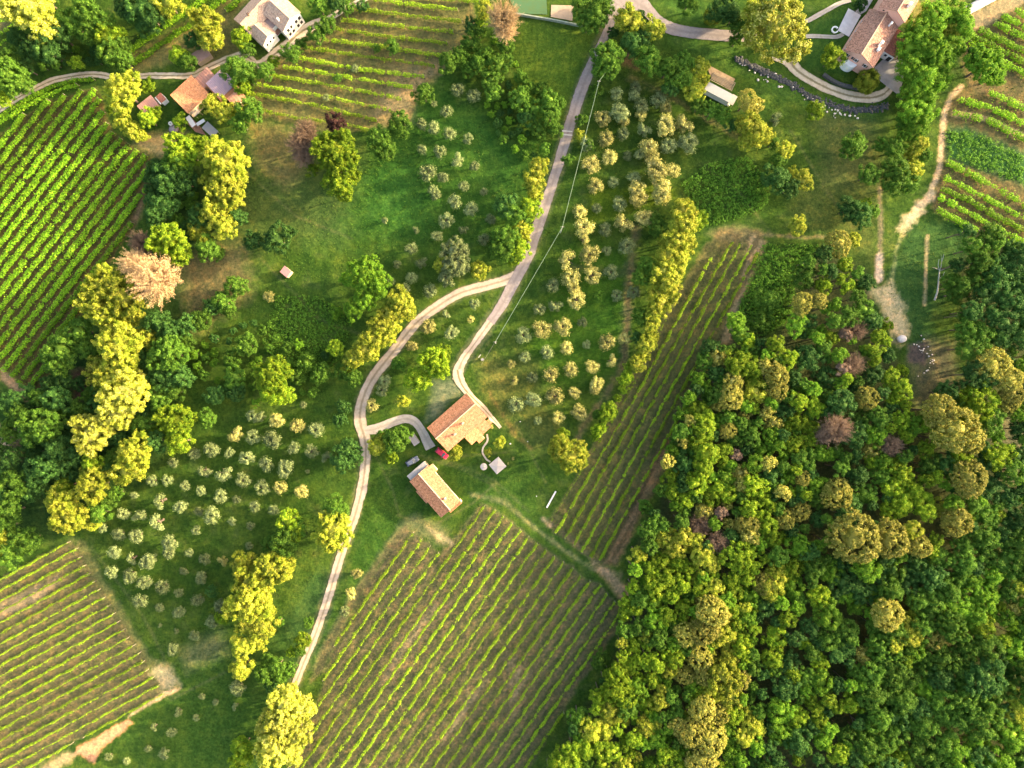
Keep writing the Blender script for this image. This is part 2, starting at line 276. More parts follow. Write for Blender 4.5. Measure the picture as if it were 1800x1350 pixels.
# ------------------------------------------------------------------ trees, read off 450x340 px tiles of the photo (scale 3.971)
TS = 3.971
TREES = {
(0,0): "A:200,60,150 325,215,95;G:110,0,70 1180,30,85 1440,165,105 1475,270,85 862,640,112 865,850,60 930,915,60 985,950,45 1490,735,75 1560,790,65 1640,775,50 1560,1110,125 1640,1200,100 1600,1300,105 1480,1260,70;L:740,260,75 830,240,60 1250,390,60 1690,260,65 540,440,45 1030,830,62 1260,850,50 1090,780,40 1340,985,55 1430,1010,55 1270,1060,105 30,690,60 1690,610,55 1040,600,40 780,765,35;M:620,220,80 780,370,85 860,420,75 730,150,70 600,80,95 490,150,80 1660,490,95 1740,560,50 1740,770,85 1680,860,65 70,530,105 160,590,70 1310,430,60 70,420,70 1720,340,55 1240,1150,95 860,330,60 940,120,55 350,20,50;D:420,250,80 330,350,90 230,340,80 880,50,80 960,60,90 1060,120,90 1010,190,60 1350,285,55 180,470,60 1170,1250,100 1100,1180,70 1290,1270,80 120,260,60 1330,1080,60",
(450,0): "G:1590,70,60;Y:1725,120,110 1740,210,80;B:350,920,80 310,1000,85 330,1090,75;L:1580,140,50 130,430,42 545,1040,130 590,1150,110 570,1280,85 690,1230,50 400,1180,50;M:60,500,65 240,370,60 320,310,45 420,240,60 490,180,60 650,50,50 440,40,60 1500,300,75 1430,400,80 1340,440,70 1560,450,80 1480,490,60 1600,380,70 1560,230,60 1170,660,65 1000,870,85 860,980,85 900,1060,70 950,330,48 840,340,30 570,545,28 1640,560,80 1700,450,90 1660,650,70 1750,330,70;U:555,860,68;D:1500,180,60 560,30,60 750,40,40;O:1410,625,45 1520,670,48 1330,780,45 1240,720,25 1160,870,40 1240,895,45 1350,935,46 1480,970,40 1160,1045,38 1285,1060,45 1400,1120,56 1525,1160,38 1200,1205,60 1305,1240,40 1450,1300,38 1235,1325,38 1590,1340,30 690,480,28 490,680,25",
(900,0): "M:1230,20,75 600,100,85 490,60,70 530,160,70 640,40,60 665,420,105 620,470,60 950,420,90 1080,480,80 1160,540,80 1190,440,70 1300,740,55 1390,770,55 1470,800,55 1620,190,80 1560,290,45 480,840,45 580,640,50 390,1120,40 540,1010,40 330,720,50 300,900,50 270,800,70 200,640,70 100,620,70 150,760,80 60,700,90 190,900,70 230,1040,50 60,540,60 260,700,60;R:1395,115,58;D:830,320,80 900,290,70 880,150,60 1470,80,90 1540,120,60 1120,600,60 850,200,60 100,820,70 700,230,40 1540,880,50;G:810,140,88 985,200,72 1310,470,58 1335,560,50 1275,650,65 600,20,40 470,940,35 190,1170,62 150,1270,75 1680,60,60 1650,860,80 1700,930,75 1640,990,55 1770,950,55;L:700,345,60;T:1640,700,75 1700,740,55;O:730,660,42 860,610,40 850,670,36 1020,700,55 900,740,50 750,790,62 920,900,52 775,935,42 1090,1020,55 1230,1000,65 890,1080,40 805,1090,30 850,1240,46 705,1275,36 520,1010,45;P:1075,750,45 900,805,36 780,840,38 630,830,52 1070,880,66 1200,860,66 655,970,52 950,1030,62 970,1085,48 680,1100,56 550,1150,64 1000,1190,72 1125,1190,50 580,1300,50 870,1330,60 1045,1310,60",
(1350,0): "G:1260,190,70 1050,1000,60 1020,1090,50 1015,1190,65 110,1050,62 0,970,45 245,1260,65 170,1210,40;A:40,190,208;L:1330,140,60 1080,700,50 450,400,75 330,770,60;S:1050,200,100 1150,130,100 1300,90,90 1000,330,100 1120,330,110 1200,420,90 980,480,90 1080,560,100 1180,560,80 1000,640,80 1100,680,80 1000,770,80 1090,800,70 1040,890,70 1350,200,80 1280,330,80 1510,450,110 1570,530,75;M:580,1030,80 620,1000,60 700,1220,70 780,1010,50 880,1040,60 900,1190,80 870,1290,70 980,1280,70 1090,1090,50 60,1130,60 30,1000,50;R:690,570,88;D:1440,410,70 50,1250,90 150,1310,70 640,40,45;O:60,830,42",
(0,340): "G:730,640,120 850,730,150 720,800,130 900,840,90 810,960,100 840,1080,140 1000,1020,85 690,1240,90 830,1270,120 1560,20,110 1640,10,70 1500,130,90 1570,240,80 1370,260,60 1430,320,62;L:1180,330,120 1260,430,85;Y:1085,600,150 930,490,95;B:980,340,70 1000,400,50;M:430,1090,100 400,1180,90 550,960,90 620,1080,80 1450,390,80 1520,420,50 1650,650,90 1560,760,90 1600,820,60 1400,890,90 1180,1120,120 1120,1060,70 1300,1030,60 1720,1060,100 1620,1160,70 1640,1280,90;D:1100,900,90 1200,960,80 1480,800,70 1300,920,70 1380,170,70 1090,150,80 1150,80,80 1130,1290,80 1030,1290,60 1650,170,60 1080,40,60 1090,-60,70",
(450,340): "S:760,560,110 640,600,60 850,640,90 680,810,70 560,830,50 760,740,80;M: 350,1180,80 450,1260,80 600,1240,70 680,1280,60 290,1280,70 1000,1190,50;D:150,320,90 230,270,50 1750,100,80 -20,330,60;G:1010,750,85 1060,820,55 930,850,75 880,930,80 960,930,60 820,1010,80 900,1010,60 760,1090,80 690,1150,70 800,1110,60 650,1220,50 1560,540,60 1300,490,55;L:120,1265,110 1250,1180,105 1290,1120,60 1130,1300,80 560,1080,60 620,0,60;O:1380,400,80 1400,500,80 1330,590,70 1255,10,40 1390,60,50 1500,110,50 1330,190,56 1445,250,38 1640,180,40 1590,320,42 1265,300,40 1085,385,46 1115,260,30 1150,480,45 1085,590,40 985,495,28 940,615,35 1045,660,35 1215,680,50 1525,770,38 1330,840,35 1365,975,52 900,190,25 900,1310,50;P:1200,930,52 1090,1065,42 1500,880,28 90,720,40",
(900,340): "G:170,10,50 60,250,60 90,310,42 1190,120,80 1200,230,90 1150,330,90 1220,350,70 1080,330,60 1090,430,90 1170,450,70 1060,540,80 1130,560,70 1080,650,95 1010,680,60 1040,750,90 1000,830,75 970,910,60 970,1000,50 940,1050,62 920,1130,52 875,1190,55;L:130,110,72 60,390,72 110,240,40 20,460,50 1300,190,60 820,1200,40 790,1290,50 1640,1040,60 1570,1190,85 1660,1200,80 1680,1320,60;T:1760,1200,60 1540,1310,60;M:20,150,80 -40,300,80 -60,400,80 1020,240,60 950,500,60 900,580,60 900,860,60 1010,180,50 600,720,38 1780,750,80 1740,880,80 1590,980,60;D:1420,1250,60 860,1000,40;O:590,105,34 750,75,50 650,255,46 800,370,56 660,400,30 690,550,46 285,640,42 190,810,44 300,780,46 730,715,42 850,690,46 490,900,32 80,990,60 90,1140,42 245,1110,45 520,1055,30 140,1285,42;P:780,200,62 920,175,58 470,130,46 500,240,60 500,320,42 390,460,66 540,430,70 410,590,62 430,660,42 560,570,58 450,740,62 210,950,65 355,930,58 380,1080,44 660,1040,58 780,1015,40 690,1170,44 270,1260,54 410,1230,48 560,1210,52 590,1330,48 15,1310,36 -5,1190,32 880,30,64 1040,20,58",
(1350,340): "G:205,220,62 590,330,50;L:540,500,52 550,640,50 500,600,40 680,70,40 770,1000,52 820,1040,40 740,1100,50 740,1170,40 850,1290,60 930,1240,45 830,920,40 50,1060,62 140,1160,60;T:490,350,85 240,760,72 350,750,55 230,830,40 1560,1200,115 1690,1300,85 60,1270,80;B:610,950,75 540,985,45 590,1190,70 520,1220,45;M:1440,380,80 1550,290,80 1480,470,80 1540,480,60 1590,340,60 1320,700,80 1280,620,60 1350,640,60 1400,940,90 1480,1000,90 1400,1080,80 570,860,70 460,890,60 720,120,50;D:640,150,80 560,110,70 1600,560,100 1700,500,90 1750,640,80 1500,700,80 1600,700,90 1700,760,80 1560,850,70 1780,850,70 1650,900,80 1740,1000,90 1600,1010,80 1320,500,50 1700,400,70 1780,440,70 280,900,60",
(0,680): "A:870,40,150 810,200,110;G: 950,460,110 880,590,100 650,690,110 620,600,60 470,880,120 400,760,70 640,950,50 20,1080,85 1710,1230,80 1740,1320,80;A:640,330,125;L:1230,230,105 1260,380,85 1130,320,60 650,540,75 460,690,60;M:300,260,120 230,330,80 120,200,70 560,150,70 1110,80,80 1000,260,70 1450,220,60 760,800,60 700,880,70 820,740,50 100,680,90 60,870,90 170,1070,90 60,1160,90 30,980,80;D:400,90,90 420,430,90 500,480,80 330,560,90 250,600,80 420,560,70 1080,380,80 1000,380,60 1000,120,70 200,740,60 20,760,70 1500,60,80 1650,40,80;O:1360,465,40 1480,440,52 1605,460,38 1725,495,54 1770,350,50 1765,205,46 1210,530,38 1430,585,50 1560,605,60 1700,650,54 1065,655,40 1170,650,40 1295,690,40 1405,725,38 1540,760,48 1655,785,33 1780,835,42 940,755,27 1125,795,56 1260,835,46 865,885,46 980,905,50 1105,940,60 1390,870,35 1480,895,62 1620,940,33 1750,970,30 720,985,32 830,1030,48 955,1040,54 1185,1090,55 1180,1160,45 1370,1000,35 1325,1155,32 800,1155,50 925,1195,44 1035,1215,54 1430,1200,42 780,1290,46 910,1310,46 1285,1285,30 1405,1320,35 1740,1110,30;P:1640,330,62 1555,1220,42",
(450,680): "G:840,420,55 870,370,50 1390,460,48 1700,390,42 1620,455,28 1020,100,48 540,1000,115 560,1070,80 110,1270,120 190,1240,80;L:120,20,90 200,50,65 950,490,50 230,940,75 250,1030,70;M:980,380,80 1020,340,60 900,340,50 560,850,90 190,1080,100 270,1010,70 120,1100,70;D:640,430,70 600,510,80 690,480,60 590,230,50 610,140,60;O:330,125,28 25,210,46 420,300,54 115,370,64 265,425,46 390,450,50 500,490,44 75,540,52 210,570,60 45,700,54 125,860,40 0,840,30 880,20,50 360,590,18;P:145,235,60 290,270,52 175,700,50 320,730,48 810,130,48 705,1300,40",
(900,680): "G:400,470,115 1080,1070,85 1150,1110,75 1200,1040,60 1290,1070,50 1330,1190,90 1390,1230,65 1690,30,80 320,400,60;L:360,330,45 670,180,60 600,300,52 580,350,30 780,20,30 740,80,30 1110,630,60 1340,280,75 1300,380,75 1360,470,75 1330,560,70 1480,440,50 1470,520,40 1370,200,40 1060,1220,80 1150,1220,70 1220,1270,60 1590,1190,105 1440,1180,50 1530,1330,50 1660,850,70 1750,790,60 1390,760,75 1430,700,60 1210,790,60;T:1530,70,85 1340,870,60 1590,600,60 1640,960,80 1660,1040,60 1240,240,40;B:1310,960,78 1440,1090,78 1560,470,42 1460,880,45;M:600,200,40 1000,960,60 940,1010,60 960,1110,60 930,840,50 1360,90,50;P:300,65,62 435,40,42 580,10,50 325,215,44 470,180,50;O:30,120,58 150,90,58 180,235,30",
(1350,680): "T:1190,170,115 1310,300,150 1400,370,100 1400,640,118 1310,940,100 600,1050,165 840,1060,130 1050,1110,80 690,80,80 480,750,105 40,250,60 710,440,60 60,30,70 1660,130,85 1700,50,75;G:1010,1000,65 1190,840,60 60,1300,80;L:1460,120,125 940,620,70 1000,720,90 1060,800,80 920,800,95 850,870,60 880,550,60 1110,880,60 860,700,70 1120,280,50 930,230,60 860,290,40 960,320,60 1100,430,60 1180,360,50 200,240,60 210,100,60 300,100,50 1150,1150,45 1170,1060,50 1120,650,50 720,520,50 30,1060,60 890,80,60 960,130,40 940,20,60;Y:;B:480,290,100 390,340,60 860,410,72;M:1500,880,80 1480,1060,90 1540,1060,70 1360,1100,80 1200,1200,80 1380,1220,80 1650,1200,90",
(0,1010): "G:1740,60,110 1730,200,125 1740,330,90 1700,480,85 1690,650,75;L:1550,300,45 1690,1210,75 1690,1300,70;D:1480,110,40;O:905,20,46 1010,50,54 1135,85,50 1405,25,42 1250,125,34 1380,175,44 985,180,52 1115,230,32 1250,260,44 1360,425,38 1210,520,44 1230,395,22 1115,355,18 1240,960,33 1080,1060,28 1200,1100,35 1145,1250,40 1035,1215,28 885,1300,26 1660,790,52 1505,890,25 1645,920,30 1410,850,25 1370,1000,25 760,1270,30 1480,330,50 1540,220,48",
(450,1010): "G:40,120,90 30,230,100 50,350,95 20,470,60;A:200,920,120 300,920,90 160,1040,130 280,1100,110 130,1200,130 240,1250,80 380,940,48 245,800,45;P:665,130,42;L:245,545,35 330,460,60;M:160,330,40 80,590,50 150,640,60 60,690,60 170,700,50 240,660,50 370,330,40 300,530,40;D:110,770,50 120,660,50;O:620,255,38",
(900,1010): "L:1030,80,90 1080,30,70 1190,70,60 1310,90,60 1530,40,60 1550,120,60 850,480,60 1140,590,60 860,610,60 950,600,60 1010,620,60 970,740,50 740,800,110 680,700,50 850,1140,60 780,1190,45 620,1210,70 700,1230,60 420,1240,70 340,1310,90 1580,340,50 1540,250,50 1200,230,60 1080,290,60;G:690,960,80 560,1080,90 650,1070,70 1500,560,100 1480,700,110 1520,840,85 1680,1060,80 1640,970,50 1450,420,85;T:1400,260,110 1330,180,70 1340,390,100 1310,570,90 1350,700,80 1200,700,70 1330,940,90 1440,960,80 1200,420,80 1390,1150,110 1250,1100,90 1320,1290,100 1160,1060,60 1750,60,80 1600,740,60;M:905,160,80 790,390,60 1010,440,72 620,590,60 1680,640,60 1660,860,40",
(1350,1010): "G:30,70,90 965,330,85 990,430,70 890,490,50 1740,80,50 1740,900,90 1740,1000,80 1780,1060,50;T:1720,240,60 1150,440,80 660,560,60 830,280,110;L:1500,360,80 1440,400,50 1640,460,45 1730,430,60 1700,350,50 1620,240,40 1580,1110,50 1510,1190,45 140,310,60 50,430,80 360,610,60 290,870,55 330,930,50 430,880,50 480,930,45 210,1000,70 170,700,50 970,610,40 910,1270,70 760,1320,60 490,1250,70;M:1480,1000,130 1400,900,110 1340,680,90 1350,790,80 1200,870,80 930,870,90 720,700,80 960,740,80 770,1000,80 1000,1030,70 1190,960,80 890,1100,80 1060,1210,90 650,1120,50",
}
def pts(s): return [tuple(float(v) for v in p.split(',')) for p in s.split()]
FOREST = pts('1310,545 1350,600 1392,560 1400,480 1440,440 1520,470 1535,560 1580,640 1612,740 1700,650 1690,560 1680,470 1700,400 1800,430 1850,430 1850,1400 930,1400 1010,1270 1075,1180 1100,1060 1118,960 1160,880 1170,800 1205,700 1235,620')
BIGWOODS = [FOREST]
def inpoly(x, y, poly):
    c = False; n = len(poly); j = n-1
    for i in range(n):
        xi, yi = poly[i]; xj, yj = poly[j]
        if (yi > y) != (yj > y) and x < (xj-xi)*(y-yi)/(yj-yi)+xi: c = not c
        j = i
    return c
T_ = []
for (x0, y0), s in TREES.items():
    for blk in s.split(';'):
        k, rest = blk.split(':')
        for X, Y, r in pts(rest): T_.append([k, x0+X/TS, y0+Y/TS, r/TS])
def fill(poly, rmin, rmax, mix, sp, n=6000, cap=10**9):
    xs = [p[0] for p in poly]; ys = [p[1] for p in poly]; k = 0
    for _ in range(n):
        if k >= cap: break
        x = R.uniform(min(xs), max(xs)); y = R.uniform(min(ys), max(ys))
        if not inpoly(x, y, poly): continue
        r = R.uniform(rmin, rmax)
        if any((x-t[1])**2+(y-t[2])**2 < ((r+t[3])*sp)**2 for t in T_): continue
        T_.append([R.choice(mix), x, y, r]); k += 1
fill(pts('1125,950 1310,960 1330,1100 1310,1400 940,1400 1075,1180'), 9, 20, 'LLSSMG', .68)
fill(pts('1170,800 1240,620 1350,600 1440,700 1400,950 1200,950'), 9, 20, 'LSMMDT', .7)
fill(pts('1560,1000 1850,900 1850,1400 1500,1400'), 18, 32, 'SMMDM', .66)
fill(FOREST, 9, 24, 'MMMSSDDDDL', .66)
fill(pts('0,700 110,665 180,640 300,600 330,680 270,800 180,860 90,850 20,900 0,880'), 12, 20, 'MDD', .8)
fill(pts('340,600 440,560 560,620 600,640 560,690 450,720 340,660'), 7, 13, 'MSD', .95)
fill(pts('830,30 900,95 945,200 945,290 880,250 840,140'), 6, 11, 'SSMD', .9)
fill(pts('60,90 190,80 190,110 60,120'), 6, 10, 'MSD', .95)
fill(pts('1590,60 1680,30 1690,80 1640,200 1600,280 1585,230 1585,120'), 12, 20, 'SSSM', .75)
fill(pts('270,320 340,300 340,400 300,420 260,380'), 7, 13, 'DMS', .9)
fill(pts('1230,1290 1300,1350 1800,1350 1800,1400 1230,1400'), 14, 20, 'MMD', .8)
KN = {'G': ('sunlit_tree', 'golden yellow', 'tree'), 'L': ('lime_green_tree', 'lime green', 'tree'), 'M': ('green_tree', 'mid green', 'tree'),
      'D': ('dark_green_tree', 'dark green', 'tree'), 'O': ('olive_tree', 'grey green', 'olive tree'), 'P': ('olive_tree', 'cream tinted', 'olive tree'),
      'T': ('chestnut_tree', 'tan blossomed', 'tree'), 'Y': ('dry_tree', 'beige dry', 'tree'), 'B': ('dead_tree', 'pinkish dead', 'tree'),
      'A': ('sunlit_tree', 'pale gold', 'tree'), 'S': ('green_tree', 'fresh green', 'tree'),
      'U': ('plum_tree', 'dark plum leaved', 'tree'), 'R': ('clipped_tree', 'rounded olive green', 'tree'), 'X': ('green_tree', 'deep green bushy', 'tree')}
ROADX = lambda y: np.interp(y, [0, 100, 200, 300, 400, 490, 560, 650, 705, 775, 850, 940, 1040, 1150, 1215], [1085, 1047, 1008, 978, 945, 905, 735, 670, 635, 642, 636, 612, 580, 540, 515])
def place_name(k, x, y, forest):
    if forest: return ('in the right hand wood', 'trees of the wood')
    if k in 'OP' :
        if x > 870 and 100 < y < 760 and x > ROADX(y): return ('in the grove right of the road', 'olive trees of the roadside grove')
        if y > 640 and x < 640: return ('in the lower left grove', 'olive trees of the lower left grove')
        return ('on the meadow left of the road', 'olive trees of the upper meadow')
    if x > 1380: return ('below the villa' if y > 200 else 'near the pink villa', 'trees of the right slope')
    if x > 1100 and y > 340: return ('in the hedge beside the vineyard strip', 'hedge trees beside the vineyard strip')
    if x < 420 and y > 240: return ('in the left hand tree belt', 'trees of the left hand belt')
    if y < 320 and x < 700: return ('by the upper left farm', 'trees round the upper left farm')
    if 880 < x and y < 260: return ('by the upper road', 'trees by the upper road')
    return ('beside the white track' if 400 < x < 900 and y > 450 else 'on the green slope', 'trees of the middle slope')
SPECIAL = []
seen = {}
T_.sort(key=lambda t: (t[2], t[1]))
for k, px, py, r in T_:
    if px < -40 or px > 1850 or py < -40 or py > 1400: continue
    forest = any(inpoly(px, py, p) for p in BIGWOODS)
    rm = r*S
    if k in 'OP' and rm < 3.2: zc = max(.9, 1.15*rm); cls = 'olive'
    elif k in 'YB' and not (k == 'B' and forest and rm < 2): zc = 1.3*rm+2.5; cls = 'dry'
    elif k == 'R': zc = .75*rm; cls = 'dome'
    elif k == 'T' and rm > 2.6: zc = 1.2*rm+3.5; cls = 'chest'
    elif rm > 4.3: zc = 1.15*rm+2; cls = 'big'
    elif rm > 2.3: zc = 1.3*rm+1.3; cls = 'med'
    else: zc = 1.2*rm+.5; cls = 'small'
    if forest and cls != 'olive': zc = max(zc, 7.0)+R.uniform(0, 3.0)
    if not forest and k in 'MDS' and ((330 < px < 620 and 480 < py < 730) or (800 < px < 965 and py < 300)): rm *= .82; zc = 1.0*rm+.6
    rr = rm*(H-zc)/H*((1.30 if px > 950 else 1.18) if cls == 'olive' else 1.1)
    x, y = G(px, py, zc)
    nm, col, cat = KN[k]
    if k == 'M' and forest: nm = 'broadleaf_tree'
    if rm < 1.5 and cls == 'small': nm = 'shrub'; cat = 'shrub'
    size = 'small' if rm < 1.9 else 'medium' if rm < 3.4 else 'large' if rm < 5.4 else 'huge'
    where, grp = place_name(k, px, py, forest)
    fx, fy = px/18, py/13.5
    kind_word = {'olive tree': 'olive tree', 'shrub': 'shrub'}.get(cat, 'tree')
    lab = f"{size} {col} {kind_word} {where}, {fx:.0f}% across, {fy:.0f}% down"
    if lab in seen: lab = f"{size} {col} {kind_word} {where}, {fx:.1f}% across, {fy:.1f}% down"
    seen[lab] = 1
    t = empty(nm, (x, y, 0), R.uniform(0, 6.28)); tag(t, lab, cat, grp)
    cr = link('crown', R.choice(CR[cls]), t, LM[k]); cr.location = (0, 0, zc)
    q = rr*R.uniform(.97, 1.05); cr.scale = (q, q*R.uniform(.9, 1.08), q*(R.uniform(.85, 1.05)))
    tr = link('trunk', R.choice(TRO if cls == 'olive' else TR), t, BARK)
    w = rr*(1 if cls in ('olive', 'small') else .8 if not forest else .6)
    tr.scale = (w, w, zc+(0 if cls != 'dry' else -.35*rr))
# ------------------------------------------------------------------ vineyards
VMAT = {}
def vine_row(poly, width, dens, mat, label, group, leaf=.19, hgt=(.55, 1.75), gaps=.12, vig=1.0):
    P_ = np.array([G(*p) for p in poly]); seg = np.linalg.norm(np.diff(P_, axis=0), axis=1); L = seg.sum()
    if L < 3: return
    cum = np.concatenate([[0], np.cumsum(seg)])
    n = int(L*dens); s = np.sort(NR.uniform(0, L, n))
    # vigour varies vine by vine; some vines are missing
    nv = int(L/.95)+2; vg = np.clip(NR.normal(1, .32, nv), .25, 1.7)
    lowf = np.interp(np.arange(nv), np.arange(0, nv+9, 9), NR.uniform(.55, 1.25, len(np.arange(0, nv+9, 9)))); vg *= lowf
    vg = vg*.45+.55 if gaps < .03 else vg
    vg[NR.random(nv) < gaps] *= .15
    v = vg[(s/.95).astype(int)]
    keep = NR.random(n) < np.clip(v, 0, 1.3)/1.3; s = s[keep]; v = v[keep]; n = len(s)
    x = np.interp(s, cum, P_[:, 0]); y = np.interp(s, cum, P_[:, 1])
    x2 = np.interp(s+.2, cum, P_[:, 0]); y2 = np.interp(s+.2, cum, P_[:, 1]); x1 = np.interp(s-.2, cum, P_[:, 0]); y1 = np.interp(s-.2, cum, P_[:, 1])
    dx, dy = x2-x1, y2-y1; l = np.hypot(dx, dy)+1e-9; nx, ny = -dy/l, dx/l
    wob = .12*np.sin(s*.9+R.uniform(0, 6))
    th = NR.uniform(0, 2*PI, n); rad = np.sqrt(NR.uniform(.25, 1, n))
    lat = np.cos(th)*rad*width*.5*np.sqrt(v)*vig+wob
    spike = NR.random(n) < .05; lat[spike] *= 2.0
    zm = (hgt[0]+hgt[1])/2; zh = (hgt[1]-hgt[0])/2
    z = zm+np.sin(th)*rad*zh*np.clip(v, .5, 1.15)
    p = np.stack([x+nx*lat, y+ny*lat, z], 1)
    nm = np.stack([nx*np.cos(th), ny*np.cos(th), np.sin(th)+.35], 1)+NR.normal(size=(n, 3))*.45
    nm /= np.linalg.norm(nm, axis=1)[:, None]
    a = np.cross(nm, NR.normal(size=(n, 3))); a /= np.linalg.norm(a, axis=1)[:, None]; b = np.cross(nm, a)
    sz = (leaf*NR.uniform(.6, 1.35, n))[:, None]
    o = P_[0]; p -= np.array([o[0], o[1], 0])
    V = np.stack([p-a*sz, p-b*sz*.7, p+a*sz, p+b*sz*.7], 1).reshape(-1, 3)
    t = empty('vine_row', (o[0], o[1], 0)); tag(t, label, 'vine row', group)
    link('foliage', npmesh('vine_foliage', V, [np.arange(len(V)).reshape(-1, 4)]), t, mat)
    mb = MB()                                        # vine stems along the row
    for d in np.arange(.6, L, 1.9):
        X = float(np.interp(d, cum, P_[:, 0])-o[0]); Y = float(np.interp(d, cum, P_[:, 1])-o[1])
        mb.tube([(X, Y, 0), (X+.04, Y-.03, .45), (X, Y, .95)], [.045, .035, .025], 4)
    mb.build('vine_stems', BARK, t)
    for e in (0, -1):
        q = link('end_post', POSTM, t); q.location = (P_[e][0]-o[0], P_[e][1]-o[1], 0)
_mb = MB(); _mb.cyl(0, 0, 0, 1.95, .07, 7); POSTM = _mb.me('end_post'); POSTM.materials.append(WOOD)
def clip_line(p0, p1, poly):
    ts = []; x0, y0 = p0; dx, dy = p1[0]-x0, p1[1]-y0; n = len(poly)
    for i in range(n):
        ax, ay = poly[i]; bx, by = poly[(i+1) % n]; ex, ey = bx-ax, by-ay
        den = dx*ey-dy*ex
        if abs(den) < 1e-9: continue
        t = ((ax-x0)*ey-(ay-y0)*ex)/den; u = ((ax-x0)*dy-(ay-y0)*dx)/den
        if 0 <= u < 1: ts.append(t)
    ts.sort(); return [((x0+dx*a, y0+dy*a), (x0+dx*b, y0+dy*b)) for a, b in zip(ts[::2], ts[1::2])]
ORD = ['first', 'second', 'third', 'fourth', 'fifth', 'sixth', 'seventh', 'eighth', 'ninth', 'tenth', 'eleventh', 'twelfth', 'thirteenth', 'fourteenth', 'fifteenth', 'sixteenth', 'seventeenth', 'eighteenth', 'nineteenth', 'twentieth', 'twenty first', 'twenty second', 'twenty third', 'twenty fourth', 'twenty fifth', 'twenty sixth', 'twenty seventh', 'twenty eighth', 'twenty ninth', 'thirtieth', 'thirty first', 'thirty second', 'thirty third', 'thirty fourth', 'thirty fifth', 'thirty sixth', 'thirty seventh', 'thirty eighth']
V1 = pts('-40,262 0,236 40,207 89,178 116,170 142,162 169,155 179,174 184,194 189,212 198,232 213,243 229,254 240,263 256,272 275,282 262,330 247,352 235,394 205,440 185,478 160,520 130,575 105,620 66,697 50,686 35,671 20,657 0,645 -40,612')
V3 = pts('712,926 730,936 745,949 760,962 774,972 790,958 845,885 865,892 880,902 900,918 915,930 930,942 943,953 960,965 980,980 1005,995 1025,1015 1055,1025 1072,1050 1090,1062 1085,1100 1060,1150 1020,1200 990,1250 960,1300 925,1360 925,1390 490,1390 530,1300 560,1225 590,1130 640,1040')
V5 = pts('-40,1042 0,1018 122,950 138,962 150,990 170,1022 187,1050 207,1082 227,1117 247,1142 262,1175 284,1203 293,1219 230,1252 140,1298 40,1358 -40,1400')
k = 0
for i in range(-28, 14):
    x4 = 4.4+22.4*i; a = (x4+(430-750)*.78, 750.); b = (x4+(430-100)*.78, 100.)
    for s0, s1 in clip_line(a, b, V1):
        lab = f"{ORD[min(k,37)]} lush vine row from the upper left in the dense left hand vineyard"
        vine_row([s0, s1], 1.45, 85, LM['W'], lab, 'vine rows of the left vineyard', .22, (.4, 1.9), .02, 1.15); k += 1
vine_row(pts('-5,214 40,184 90,157 130,145 168,141'), 1.3, 60, LM['W'], 'curved outer vine row hugging the upper left farm track', 'vine rows of the left vineyard', .22, (.4, 1.9), .02)
vine_row(pts('-5,224 45,192 95,166 140,151'), 1.2, 55, LM['W'], 'curved inner vine row, second from the upper left farm track', 'vine rows of the left vineyard', .22, (.4, 1.9), .02)
k = 0
for i in range(0, 32):
    x8 = 578.9+23.0*i-23; a = (x8+(1180-1400)*.70, 1400.); b = (x8+(1180-850)*.70, 850.)
    for s0, s1 in clip_line(a, b, V3):
        if math.dist(s0, s1) < 25: continue
        lab = f"{ORD[min(k,37)]} vine row from the left in the large lower middle vineyard"
        vine_row([s0, s1], .80, 100, LM['V'], lab, 'vine rows of the lower middle vineyard', .135, (.5, 1.7), .1); k += 1
k = 0
for s in ('976,936 1120,690 1248,454', '993,945 1137,690 1285,426', '1008,957 1155,690 1300,430', '1022,969 1175,690 1319,432', '1037,978 1194,690 1330,445', '1053,983 1215,690 1252,625'):
    vine_row(pts(s), .88, 110, LM['V'], f"{ORD[k+1]} vine row from the left in the long sloping vineyard strip", 'vine rows of the long strip', .145, (.5, 1.7), .08); k += 1
vine_row(pts('968,915 1104,692 1170,562'), .6, 30, LM['V'], 'sparse broken first vine row at the left edge of the long vineyard strip', 'vine rows of the long strip', .15, (.4, 1.4), .4)
k = 0
for i in range(-1, 21):
    y0 = 1020.2+18.7*i
    for s0, s1 in clip_line((-60., y0+33), (320., y0-176), V5):
        if math.dist(s0, s1) < 25: continue
        vine_row([s0, s1], .66, 90, LM['V'], f"{ORD[k]} vine row from the top in the lower left vineyard", 'vine rows of the lower left vineyard', .13, (.5, 1.6), .1); k += 1
TB = lambda s, x0, y0, f=TS: [(x0+a/f, y0+b/f) for a, b in pts(s)]
for k, s in enumerate(['1080,-10 1300,5 1560,20', '780,0 1100,45 1410,80', '700,75 1060,120 1440,160', '600,150 1000,195 1380,235', '540,210 900,265 1340,312', '470,285 900,340 1300,402', '340,340 800,410 1250,470', '310,415 700,490 1180,547', '200,475 650,550 1100,622', '110,535 560,610 1020,700', '20,600 480,680 950,778', '-60,655 400,740 850,848', '-90,735 100,790 260,825 520,860', '640,880 840,925']):
    vine_row(TB(s, 450, 0), 1.15, 75, LM['V'], f"{ORD[k]} vine row from the top in the upper middle vineyard", 'vine rows of the upper middle vineyard', .18, (.5, 1.7), .1)
